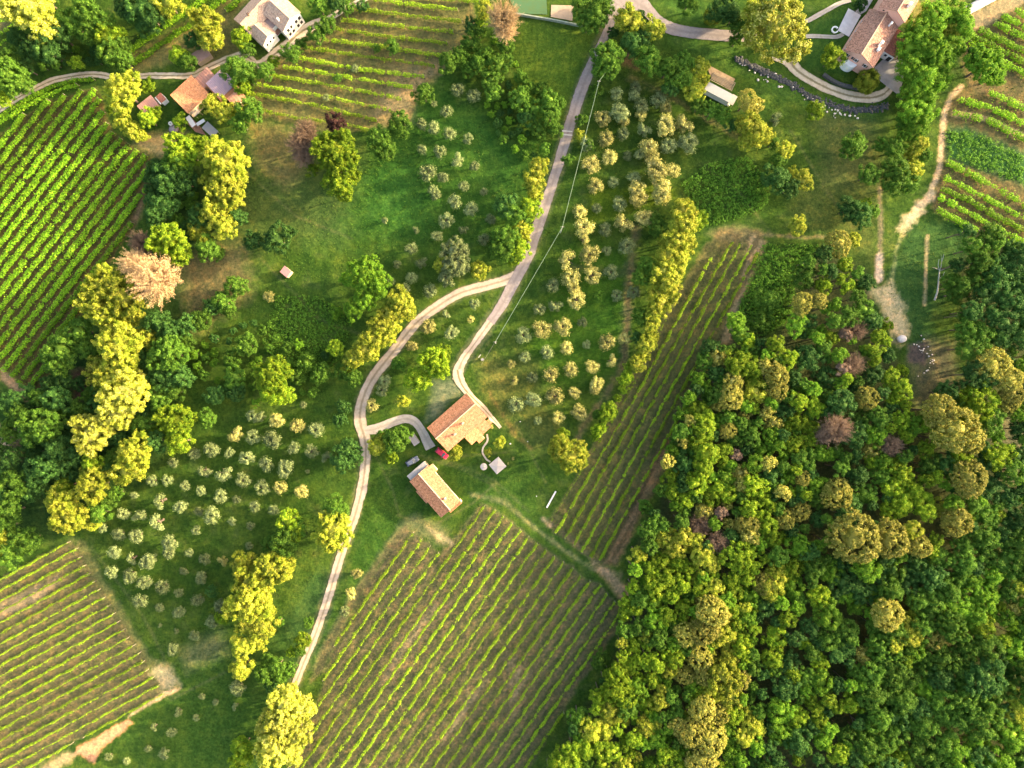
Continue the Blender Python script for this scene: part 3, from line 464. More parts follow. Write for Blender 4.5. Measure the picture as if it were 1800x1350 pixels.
for k, s in enumerate(['540,60 600,95', '470,90 600,155', '430,130 600,210', '350,165 600,282', '310,195 450,265 600,342', '300,230 380,290 500,348 600,402', '400,490 600,582', '235,530 400,570 600,662', '215,600 400,640 600,742', '180,860 300,920 450,1000 600,1090', '170,940 350,1030 600,1160', '150,1000 300,1060 450,1150 600,1222', '140,1040 300,1130 600,1290', '130,1105 260,1180 340,1222', '400,1205 600,1335']):
    vine_row(TB(s+' 640,%g' % (float(s.split(',')[-1])+22) if s.split()[-1].startswith('600') else s, 1600, 0, 3.0), 2.0, 110, LM['W'], f"{ORD[k]} vine row from the top in the right edge vineyard", 'vine rows of the right edge vineyard', .2, (.4, 1.7), .05)
for k, s in enumerate(['900,380 1100,230 1300,100 1480,-20', '940,460 1150,310 1350,180 1600,-20', '1590,90 1710,-20']):
    vine_row(TB(s, 0, 0), 1.9, 105, LM['W'], f"{ORD[k]} vine row from the left in the small upper left plot", 'vine rows of the small upper plot', .22, (.4, 1.9), 0)
for k, s in enumerate(['-40,200 100,110', '-40,290 190,130', '-40,370 190,190']):
    vine_row(TB(s, 0, 0), .8, 34, LM['W'], f"{ORD[k]} vine row from the top at the upper left picture corner", 'vine rows of the corner plot', .2)
for k, s in enumerate(['0,530 130,385', '0,640 180,440', '-40,560 60,450']):
    vine_row(TB(s, 0, 680), .4, 26, LM['V'], ['thin upper vine row at the left edge below the gully', 'thin lower vine row at the left edge below the gully', 'thin short vine row at the left edge below the gully'][k], 'vine rows at the left edge', .16)
for k, s in enumerate(['1600,1370 1820,1040', '1740,1370 1850,1200']):
    vine_row(TB(s, 1350, 1010), .6, 26, LM['V'], ['upper vine row of the tiny lower right corner field', 'lower vine row of the tiny lower right corner field'][k], 'vine rows in the lower right corner', .16)
# ------------------------------------------------------------------ ground: one sheet to the horizon, albedo regions with some sun and shade painted in
def axis(lim, step, far):
    a = list(np.arange(-lim, lim+step/2, step)); d = step; e = a[-1]
    while e < far: d *= 1.25; e += d; a.append(e); a.insert(0, -e)
    return np.array(a)
gx = axis(166, .5, 2500); gy = axis(126, .5, 2500)
XX, YY = np.meshgrid(gx, gy); PX = XX/S+900; PY = 675-YY/S
def vnoise(x, y, sc_, seed, octv=3):
    out = np.zeros_like(x); amp = 1; tot = 0
    for o in range(octv):
        rs = np.random.default_rng(seed+o*17); T = rs.random((256, 256)); u = x/sc_*(2**o)+31.7*o; v = y/sc_*(2**o)+11.3*o
        iu = np.floor(u).astype(int); iv = np.floor(v).astype(int); fu = u-iu; fv = v-iv
        fu = fu*fu*(3-2*fu); fv = fv*fv*(3-2*fv); g = lambda a, b: T[a % 256, b % 256]
        out += amp*((g(iu, iv)*(1-fu)+g(iu+1, iv)*fu)*(1-fv)+(g(iu, iv+1)*(1-fu)+g(iu+1, iv+1)*fu)*fv); tot += amp; amp *= .5
    return out/tot
N1 = vnoise(PX, PY, 60, 1); N2 = vnoise(PX, PY, 18, 2); N3 = vnoise(PX, PY, 6, 3)
COL = np.zeros(XX.shape+(3,)); GRASSK = .78
def lerp(c, a): # c colour, a alpha map
    global COL
    COL = COL*(1-a[..., None])+np.array(c)*a[..., None]
COL[:] = (.058, .098, .010)
lerp((.095, .13, .014), np.clip((N1-.45)*4, 0, 1)*.8)
lerp((.034, .068, .009), np.clip((.48-N2)*4, 0, 1)*.6)
lerp((.12, .13, .03), np.clip((N2-.62)*6, 0, 1)*.35)
def sdist(poly, closed=True, pad=40):
    xs = [p[0] for p in poly]; ys = [p[1] for p in poly]
    cx = (PX[0] > min(xs)-pad) & (PX[0] < max(xs)+pad); cy = (PY[:, 0] > min(ys)-pad) & (PY[:, 0] < max(ys)+pad)
    j = np.where(cx)[0]; i = np.where(cy)[0]
    if len(i) == 0 or len(j) == 0: return None
    sl = (slice(i[0], i[-1]+1), slice(j[0], j[-1]+1)); x = PX[sl]; y = PY[sl]; d = np.full(x.shape, 1e9); ins = np.zeros(x.shape, bool)
    n = len(poly)
    for a in range(n if closed else n-1):
        ax, ay = poly[a]; bx, by = poly[(a+1) % n]; ex, ey = bx-ax, by-ay
        t = np.clip(((x-ax)*ex+(y-ay)*ey)/(ex*ex+ey*ey+1e-9), 0, 1); d = np.minimum(d, np.hypot(x-ax-t*ex, y-ay-t*ey))
        if closed:
            m = (ay > y) != (by > y); xi = ex*(y-ay)/(ey if abs(ey) > 1e-9 else 1e-9)+ax; ins ^= m & (x < xi)
    return sl, np.where(ins, -d, d) if closed else d
def paint(poly, c, soft=4, amt=1, wob=6, closed=True, width=0, grain=0.0):
    if isinstance(poly, str): poly = pts(poly)
    r = sdist(poly, closed)
    if r is None: return
    sl, d = r; d = d-width+(N3[sl]-.5)*wob*1.3+(N2[sl]-.5)*wob
    a = np.clip(.5-d/(2*soft), 0, 1)*amt
    if grain: a = a*np.clip(1-grain+grain*2.2*(N3[sl]*.6+N2[sl]*.4), 0, 1)
    COL[sl] = COL[sl]*(1-a[..., None])+np.array(c)*a[..., None]
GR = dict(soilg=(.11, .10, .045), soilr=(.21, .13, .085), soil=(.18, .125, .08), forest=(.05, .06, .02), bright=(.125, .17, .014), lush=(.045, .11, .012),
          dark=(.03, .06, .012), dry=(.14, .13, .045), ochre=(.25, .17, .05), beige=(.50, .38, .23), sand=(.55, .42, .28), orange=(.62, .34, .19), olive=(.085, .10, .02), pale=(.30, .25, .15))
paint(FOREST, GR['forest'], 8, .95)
paint('0,690 60,700 110,640 180,560 230,480 300,400 330,280 420,280 450,340 420,440 340,520 320,640 300,800 180,900 60,960 0,1000', GR['dark'], 18, .75, 20)
paint('640,240 760,150 960,260 960,330 880,450 700,440 640,360', GR['lush'], 30, .7, 20)  # broad shade on the slope put into the grass colour
paint('560,300 760,280 740,400 540,440', (.045, .115, .014), 25, .6, 20)
paint('430,210 560,230 640,260 600,420 470,430 430,520 340,520 330,470 440,330', (.085, .105, .022), 25, .7, 25, grain=.8)
paint('440,215 500,215 540,300 500,330 450,290', (.17, .14, .05), 14, .8, 15, grain=.6)
paint('320,455 430,430 440,520 330,600', (.15, .12, .06), 16, .7, 20, grain=.6)
paint('910,40 1040,60 1010,140 970,230 905,190 900,90', GR['bright'], 12, .9, 8)  # brighter light on this meadow put into the grass colour
paint('1040,330 1190,330 1190,350 1030,395', (.17, .21, .01), 5, .55, 6)  # streak of low sunlight painted on the grass
paint('1100,430 1110,640 1000,680 890,650 950,560 1000,430', (.075, .145, .011), 14, .8, 12)
paint('860,655 900,645 905,605 950,640 950,700 1000,760 950,800 905,740', GR['olive'], 12, .9, 10, grain=.3)
paint('835,640 870,615 900,650 890,700 905,760 880,745 850,700', (.13, .12, .03), 12, .6, 12, grain=.8)
paint('1395,330 1540,260 1545,480 1480,420 1390,400', (.095, .11, .022), 20, .8, 15, grain=.4)
paint('1430,200 1540,190 1550,330 1450,320', (.10, .105, .03), 20, .7, 15, grain=.5)
paint('1560,0 1700,0 1690,40 1610,60 1590,30', (.22, .20, .06), 12, .8, 12, grain=.4)
paint('1150,0 1300,0 1290,45 1200,40 1150,10', (.07, .13, .016), 8, .8)
paint('1420,40 1500,10 1480,130 1420,120', (.065, .125, .016), 8, .8)
paint('1180,70 1290,80 1420,170 1560,200 1540,210 1350,170 1300,120', (.085, .15, .018), 12, .8, 10)
paint('1600,400 1700,370 1700,440 1640,560 1620,640 1600,600 1560,480', (.055, .11, .02), 12, .85, 10)
paint('1630,600 1680,600 1680,690 1610,720 1600,640', (.13, .11, .07), 14, .75, 14, grain=.6)
paint('1735,735 1800,730 1850,860 1760,860', (.11, .11, .06), 14, .8, 14, grain=.6)
paint('640,900 700,920 600,1110 560,1190', (.05, .105, .012), 10, .6, 12, grain=.5)
paint('560,1000 600,1010 560,1150 500,1200 460,1150', (.055, .10, .02), 14, .8, 12)
paint('300,1200 500,1100 520,1200 400,1350 240,1350 200,1300', (.06, .105, .012), 20, .7, 14)
paint('310,1140 390,1110 400,1150 330,1180', (.16, .14, .07), 12, .5, 12, grain=.7)
paint('800,820 900,830 960,890 1000,960 960,960 900,900 820,880', (.06, .11, .012), 14, .7, 12)
for v, c, w in ((V1, (.12, .085, .035), 3), (V3, GR['soilg'], 6), (V5, (.155, .13, .06), 8)):
    paint(v, c, 4, .95, w)
paint('440,170 490,80 560,40 640,-10 830,-10 835,60 770,130 735,160 715,215 590,235 450,200', (.175, .12, .06), 5, .95, 6)
paint('440,170 490,80 560,40 640,-10 830,-10 835,60 770,130 735,160 715,215 590,235 450,200', (.09, .12, .025), 5, .55, 6, grain=.8)
paint('690,120 780,110 740,165 715,215 650,205', (.33, .22, .12), 14, .5, 14, grain=.7)
V4 = pts('960,925 1010,845 1090,700 1160,570 1235,440 1270,402 1330,405 1345,425 1330,470 1280,570 1250,640 1190,740 1140,850 1100,960 1070,995 1040,985')
paint(V4, (.145, .11, .05), 4, .95, 5)
paint(V4, (.07, .10, .02), 4, .5, 5, grain=.7)
paint('1320,410 1348,425 1300,540 1285,600 1262,610 1275,560 1300,500', (.30, .21, .11), 4, .75, 6, grain=.5)
paint('1180,760 1185,790 1140,880 1085,995 1062,990 1100,910 1150,800', (.22, .135, .07), 5, .85, 6, grain=.3)
paint('1240,410 1290,395 1340,405 1330,425 1270,425', (.24, .18, .09), 6, .5, 8, grain=.7)
paint('700,925 725,905 760,915 790,935 780,960 745,945', (.12, .12, .05), 7, .8, 8, grain=.3)
paint('750,925 790,945 800,960 770,950', (.36, .27, .13), 4, .8, 5)
paint('700,930 712,928 640,1040 590,1130 570,1180 545,1200 560,1150 620,1040', (.19, .14, .08), 5, .6, 6, grain=.6)
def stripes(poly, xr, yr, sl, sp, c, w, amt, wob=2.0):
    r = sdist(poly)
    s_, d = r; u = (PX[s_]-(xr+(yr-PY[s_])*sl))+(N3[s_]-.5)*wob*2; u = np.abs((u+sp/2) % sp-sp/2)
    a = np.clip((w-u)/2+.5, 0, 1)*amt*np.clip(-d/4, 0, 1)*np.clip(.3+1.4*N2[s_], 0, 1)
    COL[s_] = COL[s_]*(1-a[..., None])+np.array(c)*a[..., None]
stripes(V3, 578.9, 1180, .70, 23.0, (.065, .08, .02), 5.5, .55, 5)  # grass strips along the rows, with row shade put into the colour
stripes(V3, 578.9+11.5, 1180, .70, 23.0, (.24, .175, .10), 2.0, .35, 4)
stripes(V4, 976, 936, .585, 18.3, (.075, .07, .03), 4.5, .55, 4)  # shadow streaks along the rows painted into the soil colour
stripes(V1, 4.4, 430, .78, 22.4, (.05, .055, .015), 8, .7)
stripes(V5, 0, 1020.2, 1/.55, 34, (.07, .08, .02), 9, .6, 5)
for p in ('790,1060 720,1150 690,1200 660,1220 700,1130 760,1060', '860,1190 800,1290 760,1320 820,1220', '890,1150 930,1180 900,1260'):
    paint(p, (.30, .22, .12), 12, .55, 14, grain=.7)
paint('0,1060 60,1030 110,1010 70,1060 0,1090', (.28, .20, .12), 8, .7, 10, grain=.5)
paint('125,945 150,950 180,1010 225,1090 262,1150 300,1190 318,1210 293,1225 270,1190 220,1120 170,1040', (.15, .14, .05), 6, .75, 9, grain=.7)
paint('275,1165 300,1170 318,1205 290,1215 265,1185', (.40, .31, .17), 6, .7, 8, grain=.6)
paint('318,1210 290,1225 225,1262 228,1255 290,1215', (.44, .30, .17), 2, .8, 3)
paint('136,1312 150,1305 228,1262 233,1270 205,1295 180,1315 165,1340 130,1325', (.50, .23, .115), 2.5, 1, 5)
paint('120,1320 60,1355 100,1355 140,1325', (.36, .26, .14), 5, .7, 8)
paint('0,640 12,655 62,700 50,708 0,668', (.28, .17, .09), 3, .9, 4)
paint('0,760 40,750 45,800 0,830', (.22, .16, .08), 6, .8, 8); paint('0,745 18,765 10,790 0,785', (.62, .42, .25), 4, .8, 4)
paint('125,650 165,650 170,700 130,705', (.11, .06, .045), 6, .9, 6)
paint('240,240 330,230 310,255 290,275 262,270 235,255', (.30, .22, .10), 7, .8, 8, grain=.4)
paint('255,290 262,330 240,400 228,410 245,350 262,300', (.22, .13, .075), 4, .8, 6)
paint('230,95 400,0 440,0 380,60 300,110 240,130', (.20, .17, .06), 8, .8, 8, grain=.4)
paint('340,60 430,30 440,110 350,120', (.17, .14, .055), 10, .7, 10, grain=.5)
paint('0,0 45,0 20,40 0,55', (.28, .2, .12), 8, .6, 8)
paint('1690,30 1790,-20 1850,-20 1800,10 1740,50 1700,60', (.24, .18, .10), 5, .9, 6)
V6 = pts('1700,60 1740,45 1830,-10 1870,-10 1870,480 1800,450 1700,400 1635,365 1650,300 1655,290 1660,180 1700,150 1690,110')
paint(V6, (.075, .085, .022), 5, .95, 6)
paint(V6, (.17, .12, .06), 5, .5, 6, grain=.9)
paint('1662,225 1700,225 1800,270 1850,300 1850,340 1700,290 1665,280', (.045, .12, .02), 9, .9, 8)
paint('1672,205 1720,210 1850,268 1850,255 1720,200 1672,193', (.30, .23, .12), 3, .8, 3)
paint('1700,145 1720,160 1850,220 1850,200', (.20, .14, .08), 6, .6, 6)
def strip(s, c, w, soft=2, amt=.9, wob=2.5, grain=0): paint(pts(s), c, soft, amt, wob, False, w, grain)
strip('1690,153 1672,168 1660,200 1656,240 1652,290 1642,325 1628,350 1605,375 1590,395', (.42, .29, .17), 4.5, 2.5, .9, 4)
strip('1640,340 1600,385 1585,400', (.44, .34, .20), 9, 5, .9, 10, .5)
strip('1590,395 1575,440 1568,500 1560,520', (.28, .27, .10), 3, 3, .6, 4, .3)
strip('1546,330 1548,400 1546,450', (.19, .16, .09), 4, 2.5, .9, 3)
strip('1546,450 1545,492', (.48, .36, .26), 6, 2.5, .9, 3)
strip('1630,415 1626,535', (.30, .24, .12), 3, 1.5, .95, 1)
paint('1520,498 1545,505 1570,495 1590,540 1600,590 1580,610 1560,570 1545,530', (.42, .33, .18), 7, .95, 12, grain=.9)
paint('1595,605 1630,600 1625,640 1600,635', (.13, .09, .085), 5, .8, 8)
strip('1340,412 1420,418 1460,415', (.24, .18, .09), 2.5, 2.5, .7, 4, .4)
strip('830,870 880,880 930,920 990,965 1040,1000 1090,1010', (.20, .17, .085), 3, 4, .6, 6, .5)
strip('965,915 1000,945 1050,990', (.22, .17, .09), 3, 3, .6, 5, .4)
paint('1040,990 1070,998 1100,1030 1110,1060 1090,1050 1060,1015', (.33, .21, .12), 5, .8, 7)
strip('955,912 968,925', (.34, .25, .15), 4, 3, .8, 4)
strip('1000,470 1105,480 1095,640', (.11, .08, .05), 6, 6, .5, 10, .5)
strip('1118,400 1108,470 1105,560 1095,640 1060,700 1020,760 1005,800', (.14, .10, .065), 5, 5, .6, 10, .5)
strip('1110,135 1180,170 1230,200 1300,240', (.12, .09, .05), 4, 4, .5, 6, .4)
strip('1085,95 1120,115', (.16, .09, .06), 9, 5, .6, 6)
strip('780,805 830,800 880,790', (.13, .16, .01), 3, 4, .6, 4)  # sunlight streak below the farmhouse painted into the ground colour
paint('765,672 800,665 815,690 790,705 770,735 750,740', (.22, .21, .13), 8, .6, 9, grain=.7)
strip('860,690 905,765 935,790', (.20, .13, .05), 3, 3, .5, 5, .4)
for a in ('760,1010', ): pass
for s_ in ('735,800 800,815 870,845 930,900', '745,805 805,822 865,852 915,905', '775,805 830,800 890,795', '700,905 760,925 830,885 870,850', '905,740 925,780 960,850', '660,800 690,860 700,900', '860,600 830,640', '455,450 560,560 640,590', '430,300 520,380 620,420', '1100,140 1200,185 1320,260', '1360,415 1300,340 1250,300', '1390,230 1450,330 1500,400', '300,1230 400,1180 470,1090', '160,960 250,1080 300,1180'):
    strip(s_, (.13, .12, .045), 1.6, 2, .5, 3, .5)
ROADS = [  # verge wear beside the roads
 ('1088,-10 1070,50 1047,100 1025,150 1008,200 993,250 978,300 962,350 945,400 930,445 905,495 880,540 845,590 815,630 805,650', 13),
 ('905,488 860,500 810,515 770,538 730,570 690,620 655,665 635,705 632,740 642,775 643,800 636,850 625,900 612,940 598,980 580,1040 560,1100 540,1150 522,1195 512,1220', 11)]
for s, w in ROADS: strip(s, (.12, .12, .05), w, 3, .75, 5, .3)
# calm micro relief; flat under the roads and buildings
FLAT = np.ones(XX.shape)
def flat(poly, w):
    r = sdist(poly, False, w+12)
    if r: FLAT[r[0]] *= np.clip((r[1]-w)/6, 0, 1)
ROADPTS = []
ZZ = None
# ------------------------------------------------------------------ roads and paths: thin sheets with ragged edges
def smooth_path(P_, step=.6):
    P_ = [Vector(p) for p in P_]; out = []
    Q = [P_[0]*2-P_[1]]+P_+[P_[-1]*2-P_[-2]]
    for i in range(1, len(Q)-2):
        a, b, c, d = Q[i-1:i+3]; n = max(2, int((c-b).length/step))
        for k in range(n):
            t = k/n; out.append(.5*((2*b)+(c-a)*t+(2*a-5*b+4*c-d)*t*t+(3*b-a-3*c+d)*t**3))
    out.append(P_[-1]); return out
def road(name, s, w, m, z, rag=.12, seed=0, flatw=None):
    raw = [p for p in s.split()]; P_ = []; W_ = []
    for p in raw:
        v = [float(q) for q in p.split(',')]; P_.append((*G(v[0], v[1]), 0)); W_.append((v[2] if len(v) > 2 else w)*S/2)
    flat([(float(p.split(',')[0]), float(p.split(',')[1])) for p in raw], (flatw or max(W_)/S+2))
    Q = smooth_path(P_); d = np.array([0]+[(b-a).length for a, b in zip(Q, Q[1:])]).cumsum()
    dw = np.array([0]+[(Vector(b)-Vector(a)).length for a, b in zip(P_, P_[1:])]).cumsum(); ww = np.interp(d/d[-1]*dw[-1], dw, W_)
    V = []; UV = []; F = []; nc = 6
    for i, p in enumerate(Q):
        t = (Q[min(i+1, len(Q)-1)]-Q[max(i-1, 0)]).normalized(); nn = Vector((-t.y, t.x, 0))
        e1 = 1+rag*(mnoise.noise(Vector((d[i]*.25, seed, 0)))*2+1.6*mnoise.noise(Vector((d[i]*1.1, seed, 3))))
        e2 = 1+rag*(mnoise.noise(Vector((d[i]*.25, seed+9, 0)))*2+1.6*mnoise.noise(Vector((d[i]*1.1, seed+5, 3))))
        for k in range(nc+1):
            u = -1+2*k/nc; e = e1 if u < 0 else e2
            q = p+nn*(u*ww[i]*e); V.append((q.x, q.y, z)); UV.append((u, d[i]))
    for i in range(len(Q)-1):
        for k in range(nc): a = i*(nc+1)+k; F.append((a+nc+1, a+nc+2, a+1, a)[::-1])
    o = link(name, npmesh(name, V, [np.array(F)], UV), None, m); tag(o, kind='structure'); return o
def roadmat(name, col, dark, centre=None, camt=.6, bump=.3, trk=None):
    m, nt, out = newmat(name); uv = coords(nt, 'UV'); ob = coords(nt, 'Object')
    c = mixc(nt, ramp(nt, noise(nt, ob, .35, 5, .7), [(.38, 0), (.62, 1)]), col, dark)
    c = mixc(nt, ramp(nt, noise(nt, ob, 1.1, 6, .75), [(.50, 0), (.62, .55)]), c, tuple(x*.72 for x in dark))
    c = mixc(nt, ramp(nt, noise(nt, ob, 3.0, 4, .7), [(.45, 0), (.75, .35)]), c, tuple(x*.6 for x in dark))
    sx = nt.nodes.new('ShaderNodeSeparateXYZ'); nt.links.new(uv, sx.inputs[0])
    if centre:
        ab = nt.nodes.new('ShaderNodeMath'); ab.operation = 'ABSOLUTE'; nt.links.new(sx.outputs[0], ab.inputs[0])
        ad = nt.nodes.new('ShaderNodeMath'); ad.operation = 'ADD'; nt.links.new(ab.outputs[0], ad.inputs[0])
        mu = nt.nodes.new('ShaderNodeMath'); mu.operation = 'MULTIPLY_ADD'; nt.links.new(noise(nt, ob, .9, 4, .7), mu.inputs[0]); mu.inputs[1].default_value = .5; mu.inputs[2].default_value = -.25
        nt.links.new(mu.outputs[0], ad.inputs[1])
        c = mixc(nt, ramp(nt, ad.outputs[0], [(.10, camt), (.30, 0), (.80, 0), (1.0, camt*.6)]), c, centre)
    p = nt.nodes.new('ShaderNodeBsdfPrincipled'); nt.links.new(c, p.inputs['Base Color']); p.inputs['Roughness'].default_value = .9
    p.inputs['Specular IOR Level'].default_value = .2
    b = nt.nodes.new('ShaderNodeBump'); b.inputs['Strength'].default_value = bump; b.inputs['Distance'].default_value = .06
    nt.links.new(noise(nt, ob, 2.5, 6, .7), b.inputs['Height']); nt.links.new(b.outputs[0], p.inputs['Normal'])
    nt.links.new(p.outputs[0], out.inputs[0]); return m
TARMAC = roadmat('road_tarmac', (.31, .25, .22), (.245, .195, .17), (.19, .15, .13), .6)
GRAVEL = roadmat('track_gravel', (.50, .39, .29), (.40, .30, .21), (.20, .15, .09), .75)
GRAVP = roadmat('track_pale', (.56, .45, .32), (.44, .34, .23), (.18, .14, .07), .95)
CONC = roadmat('concrete_path', (.42, .36, .29), (.34, .28, .225), (.24, .2, .15), .5)
DIRT = roadmat('track_dirt', (.50, .37, .24), (.38, .27, .16), (.20, .18, .08), .9)
Z0 = .10
road('lane', '1088,-10,26 1076,30,18 1068,52,13 1057,78,14 1047,100,18 1025,150,20 1008,200,19 993,250,18 978,300,17 962,350,18 945,400,19 930,445,19 907,490,19 880,540,18 862,566,15', 18, TARMAC, Z0+.012, .08, 1)
road('farm_track', '864,562,15 848,585,14 830,610,13 815,630,14 806,652,18 803,668,16', 13, GRAVEL, Z0+.004, .14, 2)
road('gravel_track', '912,482,16 890,492,18 860,501,17 810,515,17 770,538,17 730,570,17 690,620,18 655,665,18 637,705,19 633,740,21 641,770,19 643,800,17 638,850,17 626,900,16 612,940,15 598,980,15 580,1040,15 560,1100,14 540,1150,14 522,1195,12 512,1218,10', 17, GRAVEL, Z0, .10, 3)
road('driveway', '642,757,14 665,753,18 690,742,15 713,736,15 730,742,15 743,760,15 752,778,17 757,788,19', 15, CONC, Z0+.008, .05, 4)
road('yard_track', '804,650,17 808,668,18 817,684,13 832,700,11 850,718,10 868,738,8 880,752,5', 12, GRAVP, Z0+.016, .12, 5)
road('top_junction', '1074,-12,20 1100,-4,40 1120,5,34 1140,20,22 1155,36,20 1175,48,21 1205,56,20 1250,61,20 1290,64,20 1330,66,14', 20, TARMAC, Z0+.02, .05, 6)
road('villa_drive', '1360,92,26 1385,105,24 1402,125,19 1430,143,18 1465,160,17 1500,170,18 1530,172,18 1552,166,18 1565,154,14', 18, GRAVP, Z0+.024, .06, 7)
road('villa_path', '1405,42,7 1425,34,8 1450,20,8 1472,8,8 1495,0,8', 8, CONC, Z0+.028, .06, 8)
road('villa_path', '1415,64,7 1440,64,7 1470,65,7 1482,60,7', 7, CONC, Z0+.030, .06, 9)
road('farm_lane', '-20,206,12 10,186,11 45,165,11 90,143,11 130,134,11 170,131,11 215,138,11 260,133,11 330,133,11 360,122,11 400,104,12 430,98,16 450,112,10', 11, GRAVP, Z0, .14, 10)
road('farm_lane', '432,112,14 460,112,14 480,98,18 505,78,16 525,60,20 548,46,18 575,34,10 600,20,11 645,-4,11', 12, GRAVP, Z0+.006, .14, 11)
road('garden_path', '856,763,3 857,775,3 849,787,3 849,798,3 856,808,3 862,812,3', 3.2, CONC, Z0+.01, .15, 12)
def sheet(name, poly, z, m, lab=None):
    P_ = [(*G(*p), z) for p in pts(poly)]; mb = MB(); mb.poly(P_[::-1] if True else P_, [(p[0], p[1]) for p in P_[::-1]])
    o = mb.build(name, m); o.data.update()
    if o.data.polygons[0].normal.z < 0: o.data.flip_normals()
    flat(pts(poly)+[pts(poly)[0]], 10); return tag(o, kind='structure')
PAVE = plain('pale_paving', (.62, .55, .52), .8, .15, .8, .1); COURT = plain('grey_court', (.34, .31, .29), .9, .3, .35, .1); SAND = plain('sand_pit', (.40, .28, .18), .95, .15, .8, .3)
sheet('patio', '1472,54 1491,15 1513,27 1492,65', Z0+.034, PAVE)
sheet('courtyard', '1534,122 1553,103 1572,92 1588,108 1590,130 1580,168 1566,158 1546,142', Z0+.034, COURT)
sheet('courtyard', '1503,22 1513,0 1532,-12 1534,0 1522,20 1512,26', Z0+.036, COURT)
sheet('sand_pit', '969,9 1008,10 1006,37 968,30', Z0+.03, SAND)
sheet('play_court', '892,-8 960,-8 962,26 912,24 905,16', Z0+.03, plain('green_court', (.04, .10, .045), .9, .5, .35, .2, col2=(.07, .11, .03)))
sheet('garden_bed', '1240,112 1292,139 1284,158 1250,137', Z0+.03, plain('bare_bed', (.30, .20, .11), .95, .4, .9, .4))
sheet('brick_yard', '334,205 352,222 362,238 344,232 330,218', Z0+.03, plain('brick_yard', (.30, .15, .10), .9, .3, 1.5, .2))
MARK = plain('worn_white_paint', (.55, .5, .44), .8, .15, 2)
for y0 in (230.0, 236.5):
    mb = MB(); a, b = G3(988, y0), G3(1006, y0+1.5); n = (b-a).normalized(); w = Vector((-n.y, n.x, 0))*.16
    mb.poly([(*(a-w).xy, Z0+.017), (*(b-w).xy, Z0+.017), (*(b+w).xy, Z0+.017), (*(a+w).xy, Z0+.017)]); tag(mb.build('road_marking', MARK), kind='structure')
# micro relief + mesh
ZZ = ((vnoise(XX, YY, 2.6, 21, 3)-.5)*.42+(vnoise(XX, YY, 11, 25, 2)-.5)*.5)
inb = (np.abs(XX) < 166) & (np.abs(YY) < 126)
# furrow relief is left to the noise; the farmyards stay level
for poly, w in (('770,700 850,720 840,780 760,760', 45), ('735,830 790,890', 40), ('1500,30 1540,100', 60), ('400,40 520,40', 60), ('330,150 400,190', 50), ('240,190 290,190', 25), ('1245,150 1290,180', 20), ('874,818 850,818', 20), ('724,775 724,812 776,800', 16)):
    flat(pts(poly), w)
ZZ = np.minimum(ZZ*FLAT*inb, .30)*1.0
ZZ = np.where(FLAT < 1, np.minimum(ZZ, .08+ZZ*FLAT), ZZ)
ny, nx = XX.shape
idx = np.arange(nx*ny).reshape(ny, nx)
F = np.stack([idx[:-1, :-1], idx[:-1, 1:], idx[1:, 1:], idx[1:, :-1]], -1).reshape(-1, 4)
gme = npmesh('ground', np.stack([XX, YY, ZZ], -1).reshape(-1, 3), [F], smooth=True)
green = np.clip((COL[..., 1]-COL[..., 0])/.03, 0, 1)[..., None]; COL = COL*(1-green*np.array([.46, .33, .15]))
brown = np.clip((COL[..., 0]-COL[..., 1]*.95)/.02, 0, 1)[..., None]*np.clip((.22-COL[..., :1])/.05, 0, 1); COL = COL*(1-brown*.24)
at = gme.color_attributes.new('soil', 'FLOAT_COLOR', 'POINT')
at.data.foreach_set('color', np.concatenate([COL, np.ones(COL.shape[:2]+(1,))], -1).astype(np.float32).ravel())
gm, nt, out = newmat('ground_cover'); ob = coords(nt)
va = nt.nodes.new('ShaderNodeVertexColor'); va.layer_name = 'soil'
f1 = noise(nt, ob, 1.1, 6, .72); f2 = noise(nt, ob, 5.0, 4, .7)
c = mixc(nt, 1.0, va.outputs[0], ramp(nt, f1, [(.28, (.5, .55, .5)), (.5, (1, 1, 1)), (.72, (1.75, 1.5, 1.35))]), 'MULTIPLY')
c = mixc(nt, 1.0, c, ramp(nt, noise(nt, ob, .28, 6, .7), [(.35, (.72, .80, .8)), (.5, (1, 1, 1)), (.66, (1.6, 1.28, 1.15))]), 'MULTIPLY')
c = mixc(nt, 1.0, c, ramp(nt, f2, [(.3, (.65, .66, .6)), (.5, (1, 1, 1)), (.7, (1.4, 1.38, 1.3))]), 'MULTIPLY')
p = nt.nodes.new('ShaderNodeBsdfPrincipled'); nt.links.new(c, p.inputs['Base Color']); p.inputs['Roughness'].default_value = .95; p.inputs['Specular IOR Level'].default_value = .05
b = nt.nodes.new('ShaderNodeBump'); b.inputs['Strength'].default_value = .8; b.inputs['Distance'].default_value = .25
nt.links.new(noise(nt, ob, 1.6, 7, .75), b.inputs['Height']); nt.links.new(b.outputs[0], p.inputs['Normal']); nt.links.new(p.outputs[0], out.inputs[0])
tag(link('ground', gme, None, gm), kind='structure')
